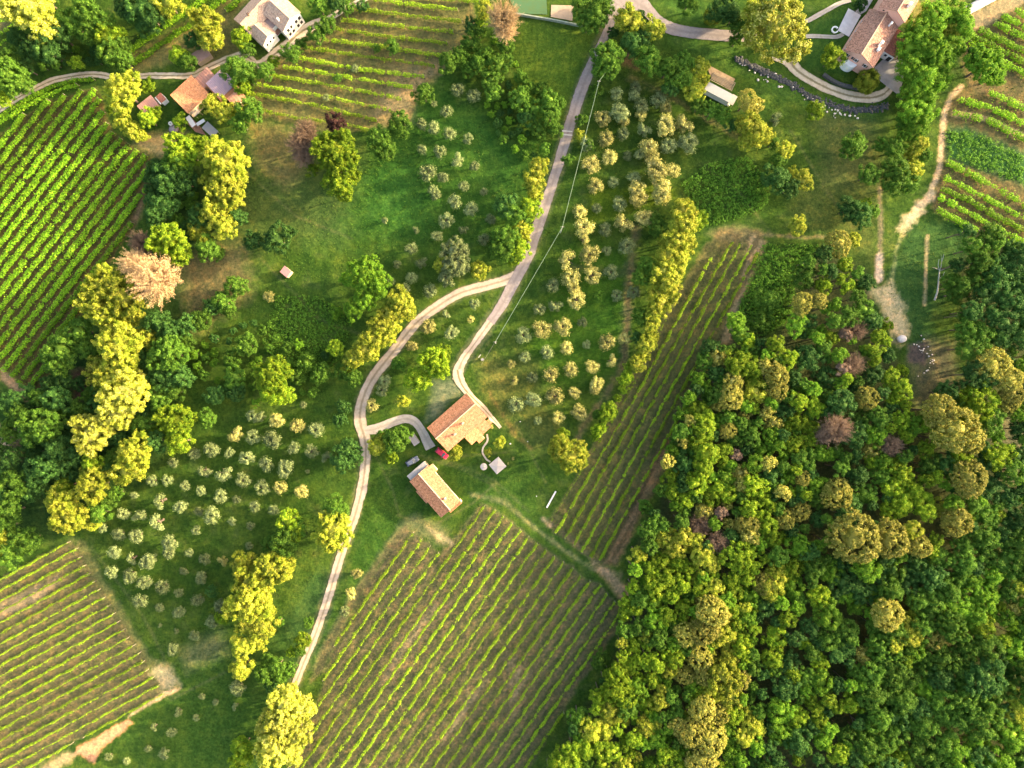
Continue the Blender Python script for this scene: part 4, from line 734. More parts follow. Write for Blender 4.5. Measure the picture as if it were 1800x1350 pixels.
# ------------------------------------------------------------------ undergrowth and rubble: stuff
def scatter(name, poly, dens, leaf, m, hmax, lab, cat, wob=0, clump=.5):
    poly = pts(poly); xs = [p[0] for p in poly]; ys = [p[1] for p in poly]; A = (max(xs)-min(xs))*(max(ys)-min(ys))*S*S; n = int(A*dens); c = []
    for _ in range(n):
        x = R.uniform(min(xs), max(xs)); y = R.uniform(min(ys), max(ys))
        if inpoly(x, y, poly): c.append((*G(x, y), R.uniform(.1, 1)*hmax*(.4+mnoise.noise(Vector((x*.05, y*.05, 0)))+.3)))
    c = np.array(c); V, F = leaves(c, NR.uniform(.25, .6, len(c)), 14, leaf, .6, .8)
    return tag(link(name, npmesh(name, V, [F]), None, m), lab, cat, kind='stuff')
scatter('undergrowth', '1195,325 1240,290 1310,275 1350,310 1350,360 1300,385 1235,400 1215,360', 3.0, .17, LM['X'], .9, 'bright green bramble patch above the long vineyard strip', 'undergrowth')
scatter('undergrowth', '1340,430 1440,430 1400,480 1390,560 1340,590 1290,600 1300,530', 3.0, .17, LM['X'], .8, 'deep green bramble slope between the vineyard strip and the wood', 'undergrowth')
scatter('undergrowth', '490,520 560,520 620,560 600,640 530,670 480,640 470,570', 2.6, .17, LM['X'], .8, 'green scrub slope above the golden hedge of the white track', 'undergrowth')
scatter('undergrowth', '1660,230 1720,235 1800,275 1800,325 1700,290 1665,275', 2.2, .16, LM['X'], .6, 'green weedy bank inside the right edge vineyard', 'undergrowth')
GRASS = [('lawn_grass', '900,40 1045,55 1010,200 970,300 880,260', 'grass tufts on the bright meadow left of the upper lane', 1.2),
 ('lawn_grass', '420,220 640,250 900,200 960,300 930,450 700,560 560,640 430,640 330,560 440,420', 'grass tufts on the wide green slope left of the lane', 1.0),
 ('lawn_grass', '1050,110 1180,170 1300,240 1230,360 1160,450 1000,760 880,760 850,640 960,420', 'grass tufts under the olive grove right of the lane', 1.0),
 ('lawn_grass', '640,560 740,540 900,500 820,640 700,700 660,780 640,700', 'grass tufts between the two tracks above the farmhouse', 1.0),
 ('lawn_grass', '250,760 600,640 620,800 560,1000 420,1200 220,1300 300,1200 140,950', 'grass tufts under the lower left olive grove', 1.0),
 ('lawn_grass', '660,790 870,780 1010,820 1040,990 900,880 700,920 640,960 650,850', 'grass tufts on the lawns round the barn and gazebo', .9),
 ('lawn_grass', '1100,100 1290,70 1550,210 1540,420 1360,410 1200,300', 'grass tufts on the slope below the rubble embankment', 1.2),
 ('lawn_grass', '1560,400 1700,370 1700,560 1640,640 1560,520', 'grass tufts on the mown field with the fallen tree', .7),
 ('field_weeds', '700,930 850,890 1080,1060 920,1350 520,1350 600,1120', 'weeds between the rows of the lower middle vineyard', .55),
 ('field_weeds', '965,925 1240,440 1330,420 1190,740 1060,980', 'weeds between the rows of the long vineyard strip', .6),
 ('field_weeds', '0,1020 130,950 290,1215 60,1350 0,1350', 'weeds between the rows of the lower left vineyard', .5),
 ('field_weeds', '450,170 600,10 830,0 760,130 710,215', 'weeds between the rows of the upper middle vineyard', .7),
 ('field_weeds', '1650,330 1660,180 1700,90 1800,30 1800,440', 'weeds between the rows of the right edge vineyard', .9)]
for nm, pl_, lb, de in GRASS:
    poly = pts(pl_); xs = [q[0] for q in poly]; ys = [q[1] for q in poly]; n = int((max(xs)-min(xs))*(max(ys)-min(ys))*S*S*de); c = []
    for _ in range(n):
        x = R.uniform(min(xs), max(xs)); y = R.uniform(min(ys), max(ys))
        if inpoly(x, y, poly) and R.random() < .25+1.3*max(0, mnoise.noise(Vector((x*.04, y*.04, 2)))+.25):
            X, Y = G(x, y)
            j = int(np.searchsorted(gx, X)); i = int(np.searchsorted(gy, Y))
            if FLAT[i, j] > .9: c.append((X, Y, .02))
    c = np.array(c); V, F = leaves(c, NR.uniform(.12, .42, len(c)), 7, .12, 1.2, .9, (.3, 1.0), .5)
    tag(link(nm, npmesh(nm, V, [F]), None, LM['Z']), lb, 'grass', kind='stuff')
scatter('undergrowth', '640,250 720,200 760,420 600,470', .35, .12, LM['X'], .3, 'tall meadow grass on the green slope left of the lane', 'meadow grass')
ROCK = plain('grey_rock', (.028, .028, .030), .9, .5, 1.2, .5, col2=(.09, .085, .075)); ROCKP = plain('pale_rock', (.70, .58, .50), .9, .2, 1.5, .5)
def rocks(name, path, width, n, m, rmin, rmax, lab, cat):
    P_ = smooth_path([(*G(*p), 0) for p in pts(path)], .5); V = []; Fs = []
    for i in range(n):
        q = R.choice(P_); r = R.uniform(rmin, rmax); o = np.array([q.x+R.gauss(0, width*.3), q.y+R.gauss(0, width*.3), r*.25])
        V.append(ICO*NR.uniform(.7, 1.2, (12, 1))*np.array([r*R.uniform(.8, 1.5), r, r*.75])+o); Fs.append(ICF+12*i)
    return tag(link(name, npmesh(name, np.concatenate(V), [np.concatenate(Fs)]), None, m), lab, cat, kind='stuff')
rocks('rock_embankment', '1296,104 1330,120 1353,131 1390,148', 1.3, 300, ROCK, .25, .6, 'dark grey rubble embankment curving under the pale villa drive, upper part', 'rock embankment')
rocks('rock_embankment', '1390,148 1420,167 1450,181 1490,192 1530,193 1560,186', 1.6, 420, ROCK, .2, .5, 'dark grey rubble embankment below the bend of the villa drive', 'rock embankment')
rocks('rock_embankment', '1300,112 1350,136 1390,152 1430,178 1470,200 1510,206', 2.4, 70, ROCKP, .15, .4, 'pale loose stones along the foot of the rubble embankment', 'loose stones')
rocks('rubble', '1615,600 1625,618 1640,640 1625,660', 3.0, 30, ROCKP, .12, .3, 'scattered pale stones at the edge of the right hand clearing', 'loose stones')
def wallseg(name, path, w, h, m, lab, cat, parts=None):
    P_ = smooth_path([(*G(*p), 0) for p in pts(path)], .8); mb = MB()
    for a, b2 in zip(P_, P_[1:]):
        t = (b2-a).normalized(); n = Vector((-t.y, t.x, 0))*w/2
        mb.hexa([(*(a-n).xy, 0), (*(b2-n).xy, 0), (*(b2+n).xy, 0), (*(a+n).xy, 0), (*(a-n).xy, h), (*(b2-n).xy, h), (*(b2+n).xy, h), (*(a+n).xy, h)])
    return tag(mb.build(name, m), lab, cat)
wallseg('retaining_wall', '1446,132 1462,143 1480,151 1508,157', .9, .9, ROCK, 'dark stone retaining wall beside the lawn inside the villa drive', 'wall')
wallseg('garden_wall', '905,26 940,32 975,38 1024,48', .35, 1.1, plain('mossy_wall', (.28, .30, .22), .9, .4, 1), 'low mossy boundary wall along the lower side of the sand pit', 'wall')
def boulder(px, py, r, m, lab):
    V = ICO*NR.uniform(.8, 1.15, (12, 1))*np.array([r, r*.85, r*.7])+np.array([0, 0, r*.35]); o = link('boulder', npmesh('boulder', V, [ICF]), None, m)
    o.location = (*G(px, py), 0); s_ = o.modifiers.new('s', 'SUBSURF'); s_.levels = s_.render_levels = 2; return tag(o, lab, 'boulder')
boulder(1583, 596, 1.8, ROCKP, 'big pale boulder at the lower end of the bare stony clearing')
boulder(897, 780, .35, ROCKP, 'small pale stone on the lawn between gazebo and olive grove')
# ------------------------------------------------------------------ buildings
TERRA = roofmat('roof_terracotta', (.50, .20, .095), (.64, .31, .16), (.40, .16, .08)); TERRAL = roofmat('roof_terracotta_light', (.60, .25, .11), (.72, .35, .17), (.52, .21, .09), mossamt=.04)
TERRAD = roofmat('roof_terracotta_aged', (.32, .15, .10), (.52, .28, .19), (.42, .22, .15), (.15, .10, .07), .35)
BEIGE = roofmat('roof_beige', (.52, .34, .23), (.60, .42, .29), (.44, .28, .19), (.22, .15, .12), .2)
REDR = roofmat('roof_red', (.42, .15, .10), (.50, .20, .13), (.36, .13, .09), mossamt=.1); MAUVE = corrmat('roof_mauve_sheet', (.36, .22, .24), (.42, .27, .27), .5)
STRIPE = corrmat('roof_orange_sheet', (.66, .30, .16), (.55, .26, .15), .9); GREYR = corrmat('roof_grey_sheet', (.30, .27, .25), (.23, .21, .19), .4)
BROWNR = corrmat('roof_brown_sheet', (.24, .15, .12), (.18, .12, .10), .5); WHITER = plain('white_sheet', (.58, .54, .51), .6, .1, 1)
WPINK = plain('wall_pink', (.70, .37, .28), .9, .1, .6); WWHITE = plain('wall_white', (.80, .76, .70), .9, .1, .6); WSTONE = plain('wall_stone', (.48, .38, .28), .9, .35, 1.6, .3); WOCHRE = plain('wall_ochre', (.62, .44, .28), .9, .15, .7)
GLASS = plain('dark_glass', (.02, .022, .025), .15, .1, 1, spec=.6); SHUT = plain('shutter_brown', (.12, .07, .045), .6, .2, 3); RIDGE = plain('ridge_tile', (.62, .38, .24), .85, .15, 4)
def gable(t, x0, x1, y0, y1, eh, rh, rm, wm, ov=.35, ridge_off=0, ends=(True, True), fin=True, th=.14):
    """ridge along local x; returns roof object"""
    ym = (y0+y1)/2+ridge_off; w = MB()
    w.poly([(x0, y0, 0), (x1, y0, 0), (x1, y0, eh), (x0, y0, eh)]); w.poly([(x1, y1, 0), (x0, y1, 0), (x0, y1, eh), (x1, y1, eh)])
    w.poly([(x0, y1, 0), (x0, y0, 0), (x0, y0, eh), (x0, ym, rh), (x0, y1, eh)]); w.poly([(x1, y0, 0), (x1, y1, 0), (x1, y1, eh), (x1, ym, rh), (x1, y0, eh)])
    w.build('wall', wm, t)
    r = MB(); X0, X1 = x0-ov, x1+ov
    for ya, s in ((y0, -1), (y1, 1)):
        k = (rh-eh)/abs(ym-ya); ye = ya+s*ov; ze = eh-k*ov; L = math.hypot(abs(ym-ye), rh-ze); z1 = .02
        A, B, Cc, Dd = (X0, ye, ze+z1), (X1, ye, ze+z1), (X1, ym, rh+z1), (X0, ym, rh+z1); up = Vector((0, 0, th))
        a, b, c_, d = (Vector(q)+up for q in (A, B, Cc, Dd)); uv = [(X0+50*(s+1), L), (X1+50*(s+1), L), (X1+50*(s+1), 0), (X0+50*(s+1), 0)]
        r.poly([a, b, c_, d] if s < 0 else [b, a, d, c_], uv if s < 0 else [uv[1], uv[0], uv[3], uv[2]])
        r.poly([A, Dd, Cc, B] if s < 0 else [A, B, Cc, Dd]); r.poly([A, B, b, a] if s < 0 else [B, A, a, b])
        r.poly([A, a, d, Dd] if s < 0 else [A, Dd, d, a]); r.poly([B, Cc, c_, b] if s < 0 else [B, b, c_, Cc])
    ro = r.build('roof', rm, t)
    if fin:
        q = MB(); q.tube([(X0-.02, ym, rh+th+.03), (X1+.02, ym, rh+th+.03)], .15, 6); q.build('ridge_cap', RIDGE, ro)
    return ro
def shed(t, x0, x1, y0, y1, ha, hb, rm, wm, ov=.2, name='roof', walls=True):
    """single slope, height ha at y0 and hb at y1"""
    if walls:
        w = MB(); w.poly([(x0, y0, 0), (x1, y0, 0), (x1, y0, ha), (x0, y0, ha)]); w.poly([(x1, y1, 0), (x0, y1, 0), (x0, y1, hb), (x1, y1, hb)])
        w.poly([(x0, y1, 0), (x0, y0, 0), (x0, y0, ha), (x0, y1, hb)]); w.poly([(x1, y0, 0), (x1, y1, 0), (x1, y1, hb), (x1, y0, ha)]); w.build('wall', wm, t)
    k = (hb-ha)/(y1-y0); A = (x0-ov, y0-ov, ha-k*ov+.02); B = (x1+ov, y0-ov, ha-k*ov+.02); Cc = (x1+ov, y1+ov, hb+k*ov+.02); Dd = (x0-ov, y1+ov, hb+k*ov+.02)
    r = MB(); r.hexa([A, B, Cc, Dd]+[tuple(Vector(q)+Vector((0, 0, .1))) for q in (A, B, Cc, Dd)])
    L = math.hypot(y1-y0+2*ov, hb-ha); r.uv[1] = [(A[0], L), (B[0], L), (B[0], 0), (A[0], 0)]
    return r.build(name, rm, t)
def window(t, x, y, z, w, h, nx_, ny_, m=None, frame=True):
    """window on a wall, outward normal (nx,ny)"""
    n = Vector((nx_, ny_, 0)); s_ = Vector((-ny_, nx_, 0)); c = Vector((x, y, z)); mb = MB()
    def slab(mb, a0, a1, b0, b1, d0, d1):
        P_ = [c+s_*a+Vector((0, 0, b))+n*d for d in (d0, d1) for a, b in ((a0, b0), (a1, b0), (a1, b1), (a0, b1))]; mb.hexa(P_)
    slab(mb, -w/2, w/2, -h/2, h/2, .005, .03); o = mb.build('window', m or GLASS, t)
    if frame:
        f = MB()
        for a in (-w/2-.06, w/2): slab(f, a, a+.06, -h/2, h/2, .004, .07)
        slab(f, -w/2-.06, w/2+.06, h/2, h/2+.07, .004, .07); f.build('frame', WWHITE, o)
        g = MB(); slab(g, -w/2-.12, w/2+.12, -h/2-.09, -h/2, .004, .14); g.build('sill', PAVE, o)
        for a in (-w/2-.06-w*.48, w/2+.06):
            q = MB(); slab(q, a, a+w*.48, -h/2, h/2, .004, .05); q.build('shutter', SHUT, o)
    return o
def chimney(ro, x, y, z0, z1, m, w=.55):
    mb = MB(); mb.box(x-w/2, x+w/2, y-w/2*.8, y+w/2*.8, z0, z1); mb.box(x-w/2-.08, x+w/2+.08, y-w/2*.8-.08, y+w/2*.8+.08, z1+.002, z1+.12)
    mb.box(x-w*.3, x+w*.3, y-w*.22, y+w*.22, z1+.12, z1+.35); mb.build('chimney', m, ro)
def bld(name, px, py, z, deg, lab, cat='building', group=None):
    t = empty(name, (*G(px, py, z), 0), math.radians(deg)); return tag(t, lab, cat, group)
# farmhouse in the middle: local +x points up-right in the photo, +y up-left
t = bld('farmhouse', 803.5, 742.5, 5.6, 41.5, 'terracotta tiled stone farmhouse with stepped annexes at the end of the white track', 'house')
L, W = 7.25, 4.25
ro = gable(t, -L, L, -W, W, 5.0, 6.6, TERRA, WSTONE, .4, .55); chimney(ro, 1.2, -1.3, 5.7, 7.6, WSTONE); chimney(ro, -2.6, -2.2, 5.3, 7.1, WSTONE)
r2 = shed(t, -1.2, 3.0, -W-3.3, -W-.02, 2.9, 4.5, TERRAL, WSTONE, .25, 'annex_roof'); r3 = shed(t, 3.52, 6.2, -W-3.2, -W-.02, 2.6, 4.2, TERRA, WSTONE, .2, 'annex_roof')
shed(t, .6, 2.6, -W-4.6, -W-3.7, 2.1, 2.4, TERRAL, WSTONE, .1, 'porch_roof')
shed(t, 6.5, 7.4, -W-2.6, -W-1.2, 2.3, 2.4, TERRAL, WWHITE, .1, 'porch_roof')
for x in (-5.2, -1.8, 2.2, 5.4): window(t, x, W, 3.4, .8, 1.1, 0, 1)
for x in (-5.5, -2.4): window(t, x, -W, 3.3, .8, 1.1, 0, -1)
window(t, -L, -1.5, 3.3, .8, 1.1, -1, 0); window(t, -L, 1.8, 3.3, .8, 1.1, -1, 0); window(t, L, 0, 3.3, .9, 1.2, 1, 0)
mb = MB(); mb.box(-1.0, .0, -W-.06, -W-.003, 0, 2.1); d_ = mb.build('door', SHUT, t)
# barn
t = bld('barn', 764.0, 864.0, 4.0, -49, 'long terracotta tiled barn with a grey lean to at its upper end', 'barn')
L, W = 6.7, 3.35
ro = gable(t, -L, L, -W, W, 3.6, 4.8, TERRA, WSTONE, .35, 0); chimney(ro, 3.5, 1.2, 4.1, 5.6, WSTONE)
shed(t, -L-1.9, -L-.36, -W+.2, W-.2, 3.3, 3.3, GREYR, WSTONE, .15, 'lean_to_roof'); shed(t, L+.02, L+1.0, -.6, W+.3, 3.0, 3.4, TERRAL, WSTONE, .15, 'annex_roof')
shed(t, -3.5, 1.0, -W-1.0, -W-.02, 2.6, 3.2, TERRA, WSTONE, .1, 'annex_roof')
shed(t, -L+.2, -L+2.5, W+.02, W+1.0, 3.2, 2.7, TERRAL, WSTONE, .1, 'annex_roof')
for x in (-4, 0, 3.5): window(t, x, W, 2.2, .9, .9, 0, 1, frame=False)
mb = MB(); mb.box(L+.003, L+.08, -2.6, -.9, 0, 2.6); mb.build('door', SHUT, t)
# gazebo
t = bld('gazebo', 874.7, 818.5, 2.6, 40, 'square pale roofed garden gazebo on the lawn right of the barn', 'gazebo'); h = 1.85
CREAM = plain('cream_canvas', (.42, .34, .28), .85, .15, 1.2)
mb = MB(); z = 2.45
for a, b2 in (((-h, -h), (h, -h)), ((h, -h), (h, h)), ((h, h), (-h, h)), ((-h, h), (-h, -h))): mb.poly([(*a, z), (*b2, z), (0, 0, 2.95)]); mb.poly([(*b2, z), (*a, z), (*a, z-.18), (*b2, z-.18)][::-1])
mb.build('canopy', CREAM, t)
for a in (-1, 1):
    for b2 in (-1, 1): q = MB(); q.box(a*1.7-.06, a*1.7+.06, b2*1.7-.06, b2*1.7+.06, 0, 2.26); q.build('leg', WOOD, t)
q = MB(); q.cyl(0, 0, .70, .75, .7, 16); q.cyl(0, 0, 0, .70, .06, 8); q.build('garden_table', WOOD); D.objects['garden_table'].parent = None
gt = D.objects['garden_table']; gt.location = t.location; tag(gt, 'round wooden table hidden in the shade under the square gazebo', 'table')
# parasol
t = bld('parasol', 850.3, 820.5, 2.2, 0, 'small round cream parasol left of the gazebo', 'parasol'); mb = MB(); n = 12
for k in range(n):
    a, b2 = 2*PI*k/n, 2*PI*(k+1)/n; mb.poly([(0, 0, 2.45), (1.05*math.cos(a), 1.05*math.sin(a), 2.1), (1.05*math.cos(b2), 1.05*math.sin(b2), 2.1)])
    mb.poly([(0, 0, 2.42), (1.05*math.cos(b2), 1.05*math.sin(b2), 2.07), (1.05*math.cos(a), 1.05*math.sin(a), 2.07)])
mb.build('canopy', CREAM, t); q = MB(); q.cyl(0, 0, 0, 2.44, .03, 8); q.cyl(0, 0, 0, .1, .3, 12); q.build('pole', WOOD, t)
for px, py, s_, lab in ((902, 806, .5, 'small round pale bush on the lawn right of the gazebo'), (864.5, 750, .65, 'pale flowering bush at the right corner of the farmhouse'), (893, 815, .3, 'tiny pale bush at the right corner of the gazebo')):
    t = empty('bush', (*G(px, py, .4), 0)); tag(t, lab, 'shrub'); c_ = link('crown', CR['small'][0], t, LM['P']); c_.scale = (s_, s_, s_*.8); c_.location = (0, 0, s_*.7); q = link('trunk', TR[0], t, BARK); q.scale = (s_, s_, s_*.7)
# garden shed by the drive
t = bld('garden_shed', 727.5, 773, 2.2, -56, 'small grey roofed shed beside the curved driveway', 'shed'); shed(t, -1.5, 1.5, -.85, .85, 2.0, 2.3, plain('felt_roof', (.36, .29, .25), .9, .2, 1), WOOD, .15)
mb = MB(); mb.box(-.5, .3, -.92, -.86, 0, 1.8); mb.build('door', SHUT, t)
# villa at the upper right: local +x points away up-right, +y to the left
A = Vector((*G(1486.5, 88, 6), 0)); B = Vector((*G(1534.8, 117.5, 6), 0)); e = (A-B); Wv = e.length; ang = math.degrees(math.atan2(e.y, e.x))-90
t = empty('villa', B, math.radians(ang)); tag(t, 'large pink villa with aged tiled roof beside the courtyard at the upper right', 'house')
ro = gable(t, 0, 13.6, 0, Wv, 6.0, 8.3, TERRAD, WPINK, .3, .6)
ro2 = gable(t, 13.62, 24, -.3, Wv-1.5, 9.0, 11.2, TERRAD, WPINK, .3, -.3)
chimney(ro, 5.6, 2.0, 6.8, 8.7, WWHITE, .8); chimney(ro, 4.3, 1.6, 6.6, 7.6, WWHITE, .9); chimney(ro, 11.6, 2.6, 7.2, 8.8, WWHITE); chimney(ro2, 17, 1.4, 9.7, 11.6, WWHITE, .8)
for y in (1.9, 5.0, 8.0):
    window(t, 0, y, 4.6, .75, 1.1, -1, 0, frame=True)
window(t, 0, 6.2, 4.6, .6, 1.1, -1, 0, frame=False)
for y in (6.4, 5.2): window(t, 13.62, y, 8.55, .5, .5, -1, 0, frame=False)
for x in (2, 5, 8, 11): window(t, x, 0, 4.3, .8, 1.2, 0, -1); window(t, x, Wv, 4.3, .8, 1.2, 0, 1)
mb = MB(); n = 10; c0 = Wv*.62; rr = 2.1       # white bow below the gable windows
ring = [(-.003-rr*.75*math.sin(PI*k/n), c0-rr*math.cos(PI*k/n)) for k in range(n+1)]
mb.poly([(x, y, 3.1) for x, y in ring][::-1]); 
for a, b2 in zip(ring, ring[1:]): mb.poly([(*a, 0), (*a, 3.1), (*b2, 3.1), (*b2, 0)])
mb.build('bay', WWHITE, t)
mb = MB(); mb.box(-.09, -.003, .5, 1.5, 0, 2.2); mb.build('door', SHUT, t)
A = Vector((*G(1553, 90, 3.2), 0)); B = Vector((*G(1574, 100, 3.2), 0)); e = (A-B); ang = math.degrees(math.atan2(e.y, e.x))-90
t = empty('garage', B, math.radians(ang)); tag(t, 'brick red roofed garage with white front on the right side of the villa', 'garage')
shed(t, 0, 7.3, 0, e.length, 3.0, 3.5, REDR, WWHITE, .2); mb = MB(); mb.box(-.08, -.003, .4, 1.5, 0, 2.1); mb.build('door', GLASS, t)
window(t, 0, 2.5, 2.0, .8, .9, -1, 0, frame=False)
mb = MB(); n = 20; c1 = G3(1467, 53)
for k in range(n):
    a, b2 = PI*.15+1.7*PI*k/n, PI*.15+1.7*PI*(k+1)/n; f = lambda r, q, z: (c1.x+r*math.cos(q), c1.y+r*math.sin(q), z)
    mb.hexa([f(.7, a, 0), f(1.05, a, 0), f(1.05, b2, 0), f(.7, b2, 0), f(.7, a, .4), f(1.05, a, .4), f(1.05, b2, .4), f(.7, b2, .4)])
tag(mb.build('planter_ring', WWHITE), 'round white stone planter ring at the left corner of the villa patio', 'planter')
# white villa at the upper left: local +x = down-right, +y = up-right
o_ = G3(412.3, 32.2, 5.2); t = empty('white_villa', (o_.x, o_.y, 0), math.radians(-42.5)); tag(t, 'white walled villa with beige tiled roofs at the top left farm lane', 'house')
k = S*.974/9.644
gable(t, 370*k, 634*k, 0, 291*k, 4.6, 6.0, BEIGE, WWHITE, .3); r_ = gable(t, 330*k, 750*k, 400*k, 815*k, 5.4, 7.2, BEIGE, WWHITE, .3)
t2 = MB(); ro = None
def gable_y(t, x0, x1, y0, y1, eh, rh, rm, wm):
    q = empty('wing', (0, 0, 0)); D.objects.remove(q)
    return None
w = MB(); w.box(2*k, 368*k, 5*k, 810*k, 0, 4.8); w.build('wall', WWHITE, t)
r = MB(); x0, x1, y0, y1, ze, zr = -20*k, 385*k, -20*k, 830*k, 4.82, 6.6; xm = (x0+x1)/2
r.poly([(x0, y0, ze), (xm, y0, zr), (xm, y1, zr), (x0, y1, ze)][::-1][::-1], [(0, 7), (0, 0), (15, 0), (15, 7)]); r.poly([(xm, y0, zr), (x1, y0, ze), (x1, y1, ze), (xm, y1, zr)], [(0, 0), (0, 7), (15, 7), (15, 0)])
r.poly([(x0, y0, ze), (x1, y0, ze), (xm, y0, zr)]); r.poly([(x1, y1, ze), (x0, y1, ze), (xm, y1, zr)])
ro = r.build('roof', BEIGE, t); chimney(ro, 190*k, 190*k, 6.0, 7.2, SHUT, .5)
chimney(r_, 620*k, 470*k, 5.9, 7.3, WWHITE, .5)
shed(t, 372*k, 560*k, 293*k, 398*k, 4.3, 4.3, plain('brown_flat_roof', (.30, .20, .16), .9, .2, 1), WWHITE, 0, 'porch_roof')
mb = MB(); mb.box(560*k, 640*k, 300*k, 420*k, 2.6, 2.72); mb.build('balcony', TERRAD, t)
X1 = 750*k; XA = 634*k
for y in (480, 560, 680, 760): window(t, X1, y*k, 3.6, .8, 1.3, 1, 0, frame=False); window(t, X1, y*k, 1.4, .8, 1.2, 1, 0, frame=False)
for y in (60, 140, 220): window(t, XA, y*k, 3.0, .6, .9, 1, 0, frame=False)
for x in (400, 520): window(t, x*k, 0, 2.6, .7, 1.0, 0, -1)
# old farm cluster
O4 = lambda X, Y, z: G(220+X/7.2, 100+Y/7.2, z)
def quad_frame(name, X, Y, z, deg, lab, cat, group=None):
    return tag(empty(name, (*O4(X, Y, z), 0), math.radians(deg)), lab, cat, group)
m_ = S*.98/7.2
t = quad_frame('farm_building', 823, 480, 3.8, 43, 'square farm building with bright orange tiled roof by the left farm lane', 'farm building')
shed(t, -178*m_, 178*m_, -140*m_, 140*m_, 3.4, 4.6, TERRAL, WOCHRE, .15)
window(t, -100*m_, -140*m_, 1.9, .8, 1.0, 0, -1, frame=False); mb = MB(); mb.box(1, 2.2, -140*m_-.08, -140*m_-.003, 0, 2.2); mb.build('door', SHUT, t)
t = quad_frame('tiled_shed', 1020, 262, 3.0, 43, 'long shed with brown red ribbed roof touching the orange farm building', 'shed'); shed(t, -115*m_, 100*m_, -75*m_, 75*m_, 2.6, 3.2, corrmat('roof_rust_ribs', (.40, .18, .12), (.30, .15, .10), .75, 'X'), WOCHRE, .1)
t = quad_frame('mauve_shed', 1215, 335, 3.6, 43, 'barn with mauve sheet roof and orange edge, right of the orange farm building', 'barn'); shed(t, -140*m_, 135*m_, -118*m_, 110*m_, 3.0, 4.2, MAUVE, WOCHRE, .1)
mb = MB(); mb.hexa([(-160*m_, -150*m_, 3.02), (-138*m_, -150*m_, 3.02), (-138*m_, 120*m_, 3.6), (-160*m_, 120*m_, 3.6), (-160*m_, -150*m_, 3.1), (-138*m_, -150*m_, 3.1), (-138*m_, 120*m_, 3.7), (-160*m_, 120*m_, 3.7)])
mb.box(-160*m_, 60*m_, -170*m_, -122*m_, 2.75, 2.95); mb.build('eaves_tiles', TERRAL, t)
t = quad_frame('striped_shed', 1395, 510, 2.8, 41, 'low open shed with orange striped sheet roof at the right end of the farm', 'shed'); shed(t, -90*m_, 100*m_, -80*m_, 85*m_, 2.4, 2.8, STRIPE, WOCHRE, .1)
t = quad_frame('lean_shed', 290, 600, 2.6, 38, 'small dull red shed between yellow trees left of the farm', 'shed'); shed(t, -120*m_, 95*m_, -65*m_, 65*m_, 2.1, 2.6, corrmat('roof_dull_red', (.34, .17, .15), (.27, .15, .13), .6), WOCHRE, .1)
t = quad_frame('privy', 455, 520, 2.0, 40, 'tiny red hut with white edge beside the dull red shed', 'hut'); shed(t, -38*m_, 38*m_, -50*m_, 50*m_, 1.9, 2.1, REDR, WWHITE, .05)
mb = MB(); mb.box(-60*m_, -45*m_, -60*m_, 55*m_, 1.95, 2.05); mb.build('white_edge', WHITER, t)
def slab_thing(name, X, Y, z, deg, l, w, h, m, lab, cat, legs=True):
    t = quad_frame(name, X, Y, z, deg, lab, cat); mb = MB(); mb.box(-l*m_/2, l*m_/2, -w*m_/2, w*m_/2, z, z+h); b_ = mb.build('sheet' if legs else 'beam', m, t)
    if legs:
        for a in (-.45, .45):
            for c_ in (-.4, .4): q = MB(); q.box(a*l*m_-.04, a*l*m_+.04, c_*w*m_-.04, c_*w*m_+.04, 0, z-.002); q.build('leg', WOOD, t)
    return t
slab_thing('canopy_sheet', 830, 815, 2.2, -55, 150, 62, .06, WHITER, 'white sheet canopy below the orange farm building', 'canopy')
slab_thing('canopy_sheet', 955, 830, 1.6, 32, 115, 42, .12, WHITER, 'narrow white beam canopy in the brick yard of the farm', 'canopy')
slab_thing('canopy_sheet', 1075, 920, 1.8, -42, 190, 110, .06, GREYR, 'grey corrugated sheet canopy at the lower right of the farm yard', 'canopy')
t = quad_frame('pergola', 890, 700, 2.2, -45, 'white slatted pergola against the orange farm building', 'pergola')
for kk in range(5): q = MB(); q.box(-.9, .9, -.85+kk*.42, -.73+kk*.42, 2.2, 2.3); q.build('slat', WHITER, t)
for a in (-.85, .85):
    for c_ in (-.8, .9): q = MB(); q.box(a-.04, a+.04, c_-.04, c_+.04, 0, 2.198); q.build('leg', WOOD, t)
t = quad_frame('water_tank', 575, 845, 1.0, 0, 'pale round water tank on the dirt below the farm', 'water tank'); mb = MB(); mb.cyl(0, 0, 0, 1.2, .6, 16); mb.build('tank', WHITER, t); q = MB(); q.cyl(0, 0, 1.2, 1.28, .25, 10); q.build('lid', GREYR, t)
t = quad_frame('junk_pile', 600, 900, .6, 20, 'low greyish covered heap beside the pale water tank', 'heap'); c_ = link('cover', npmesh('cover', ICO*np.array([1.6, 1.1, .7])*NR.uniform(.8, 1.2, (12, 1)), [ICF]), t, plain('tarp', (.30, .24, .25), .8, .3, 1))
t = tag(empty('dark_shed', (*G(353, 96, 2.5), 0), math.radians(34)), 'dark brown roofed shed under the yellow tree by the farm lane', 'shed'); shed(t, -2.3, 2.3, -1.4, 1.4, 2.2, 2.6, BROWNR, WOOD, .15)
t = tag(empty('field_hut', (*G(502.2, 477.5, 2.1), 0), math.radians(-40)), 'little red roofed hut standing alone on the green slope', 'hut'); shed(t, -1.2, 1.2, -1.05, 1.05, 1.9, 2.2, plain('pink_red_roof', (.55, .24, .20), .8, .1, 2), WOCHRE, .12)
mb = MB(); mb.box(-.4, .4, -1.12, -1.055, 0, 1.7); mb.build('door', SHUT, t)
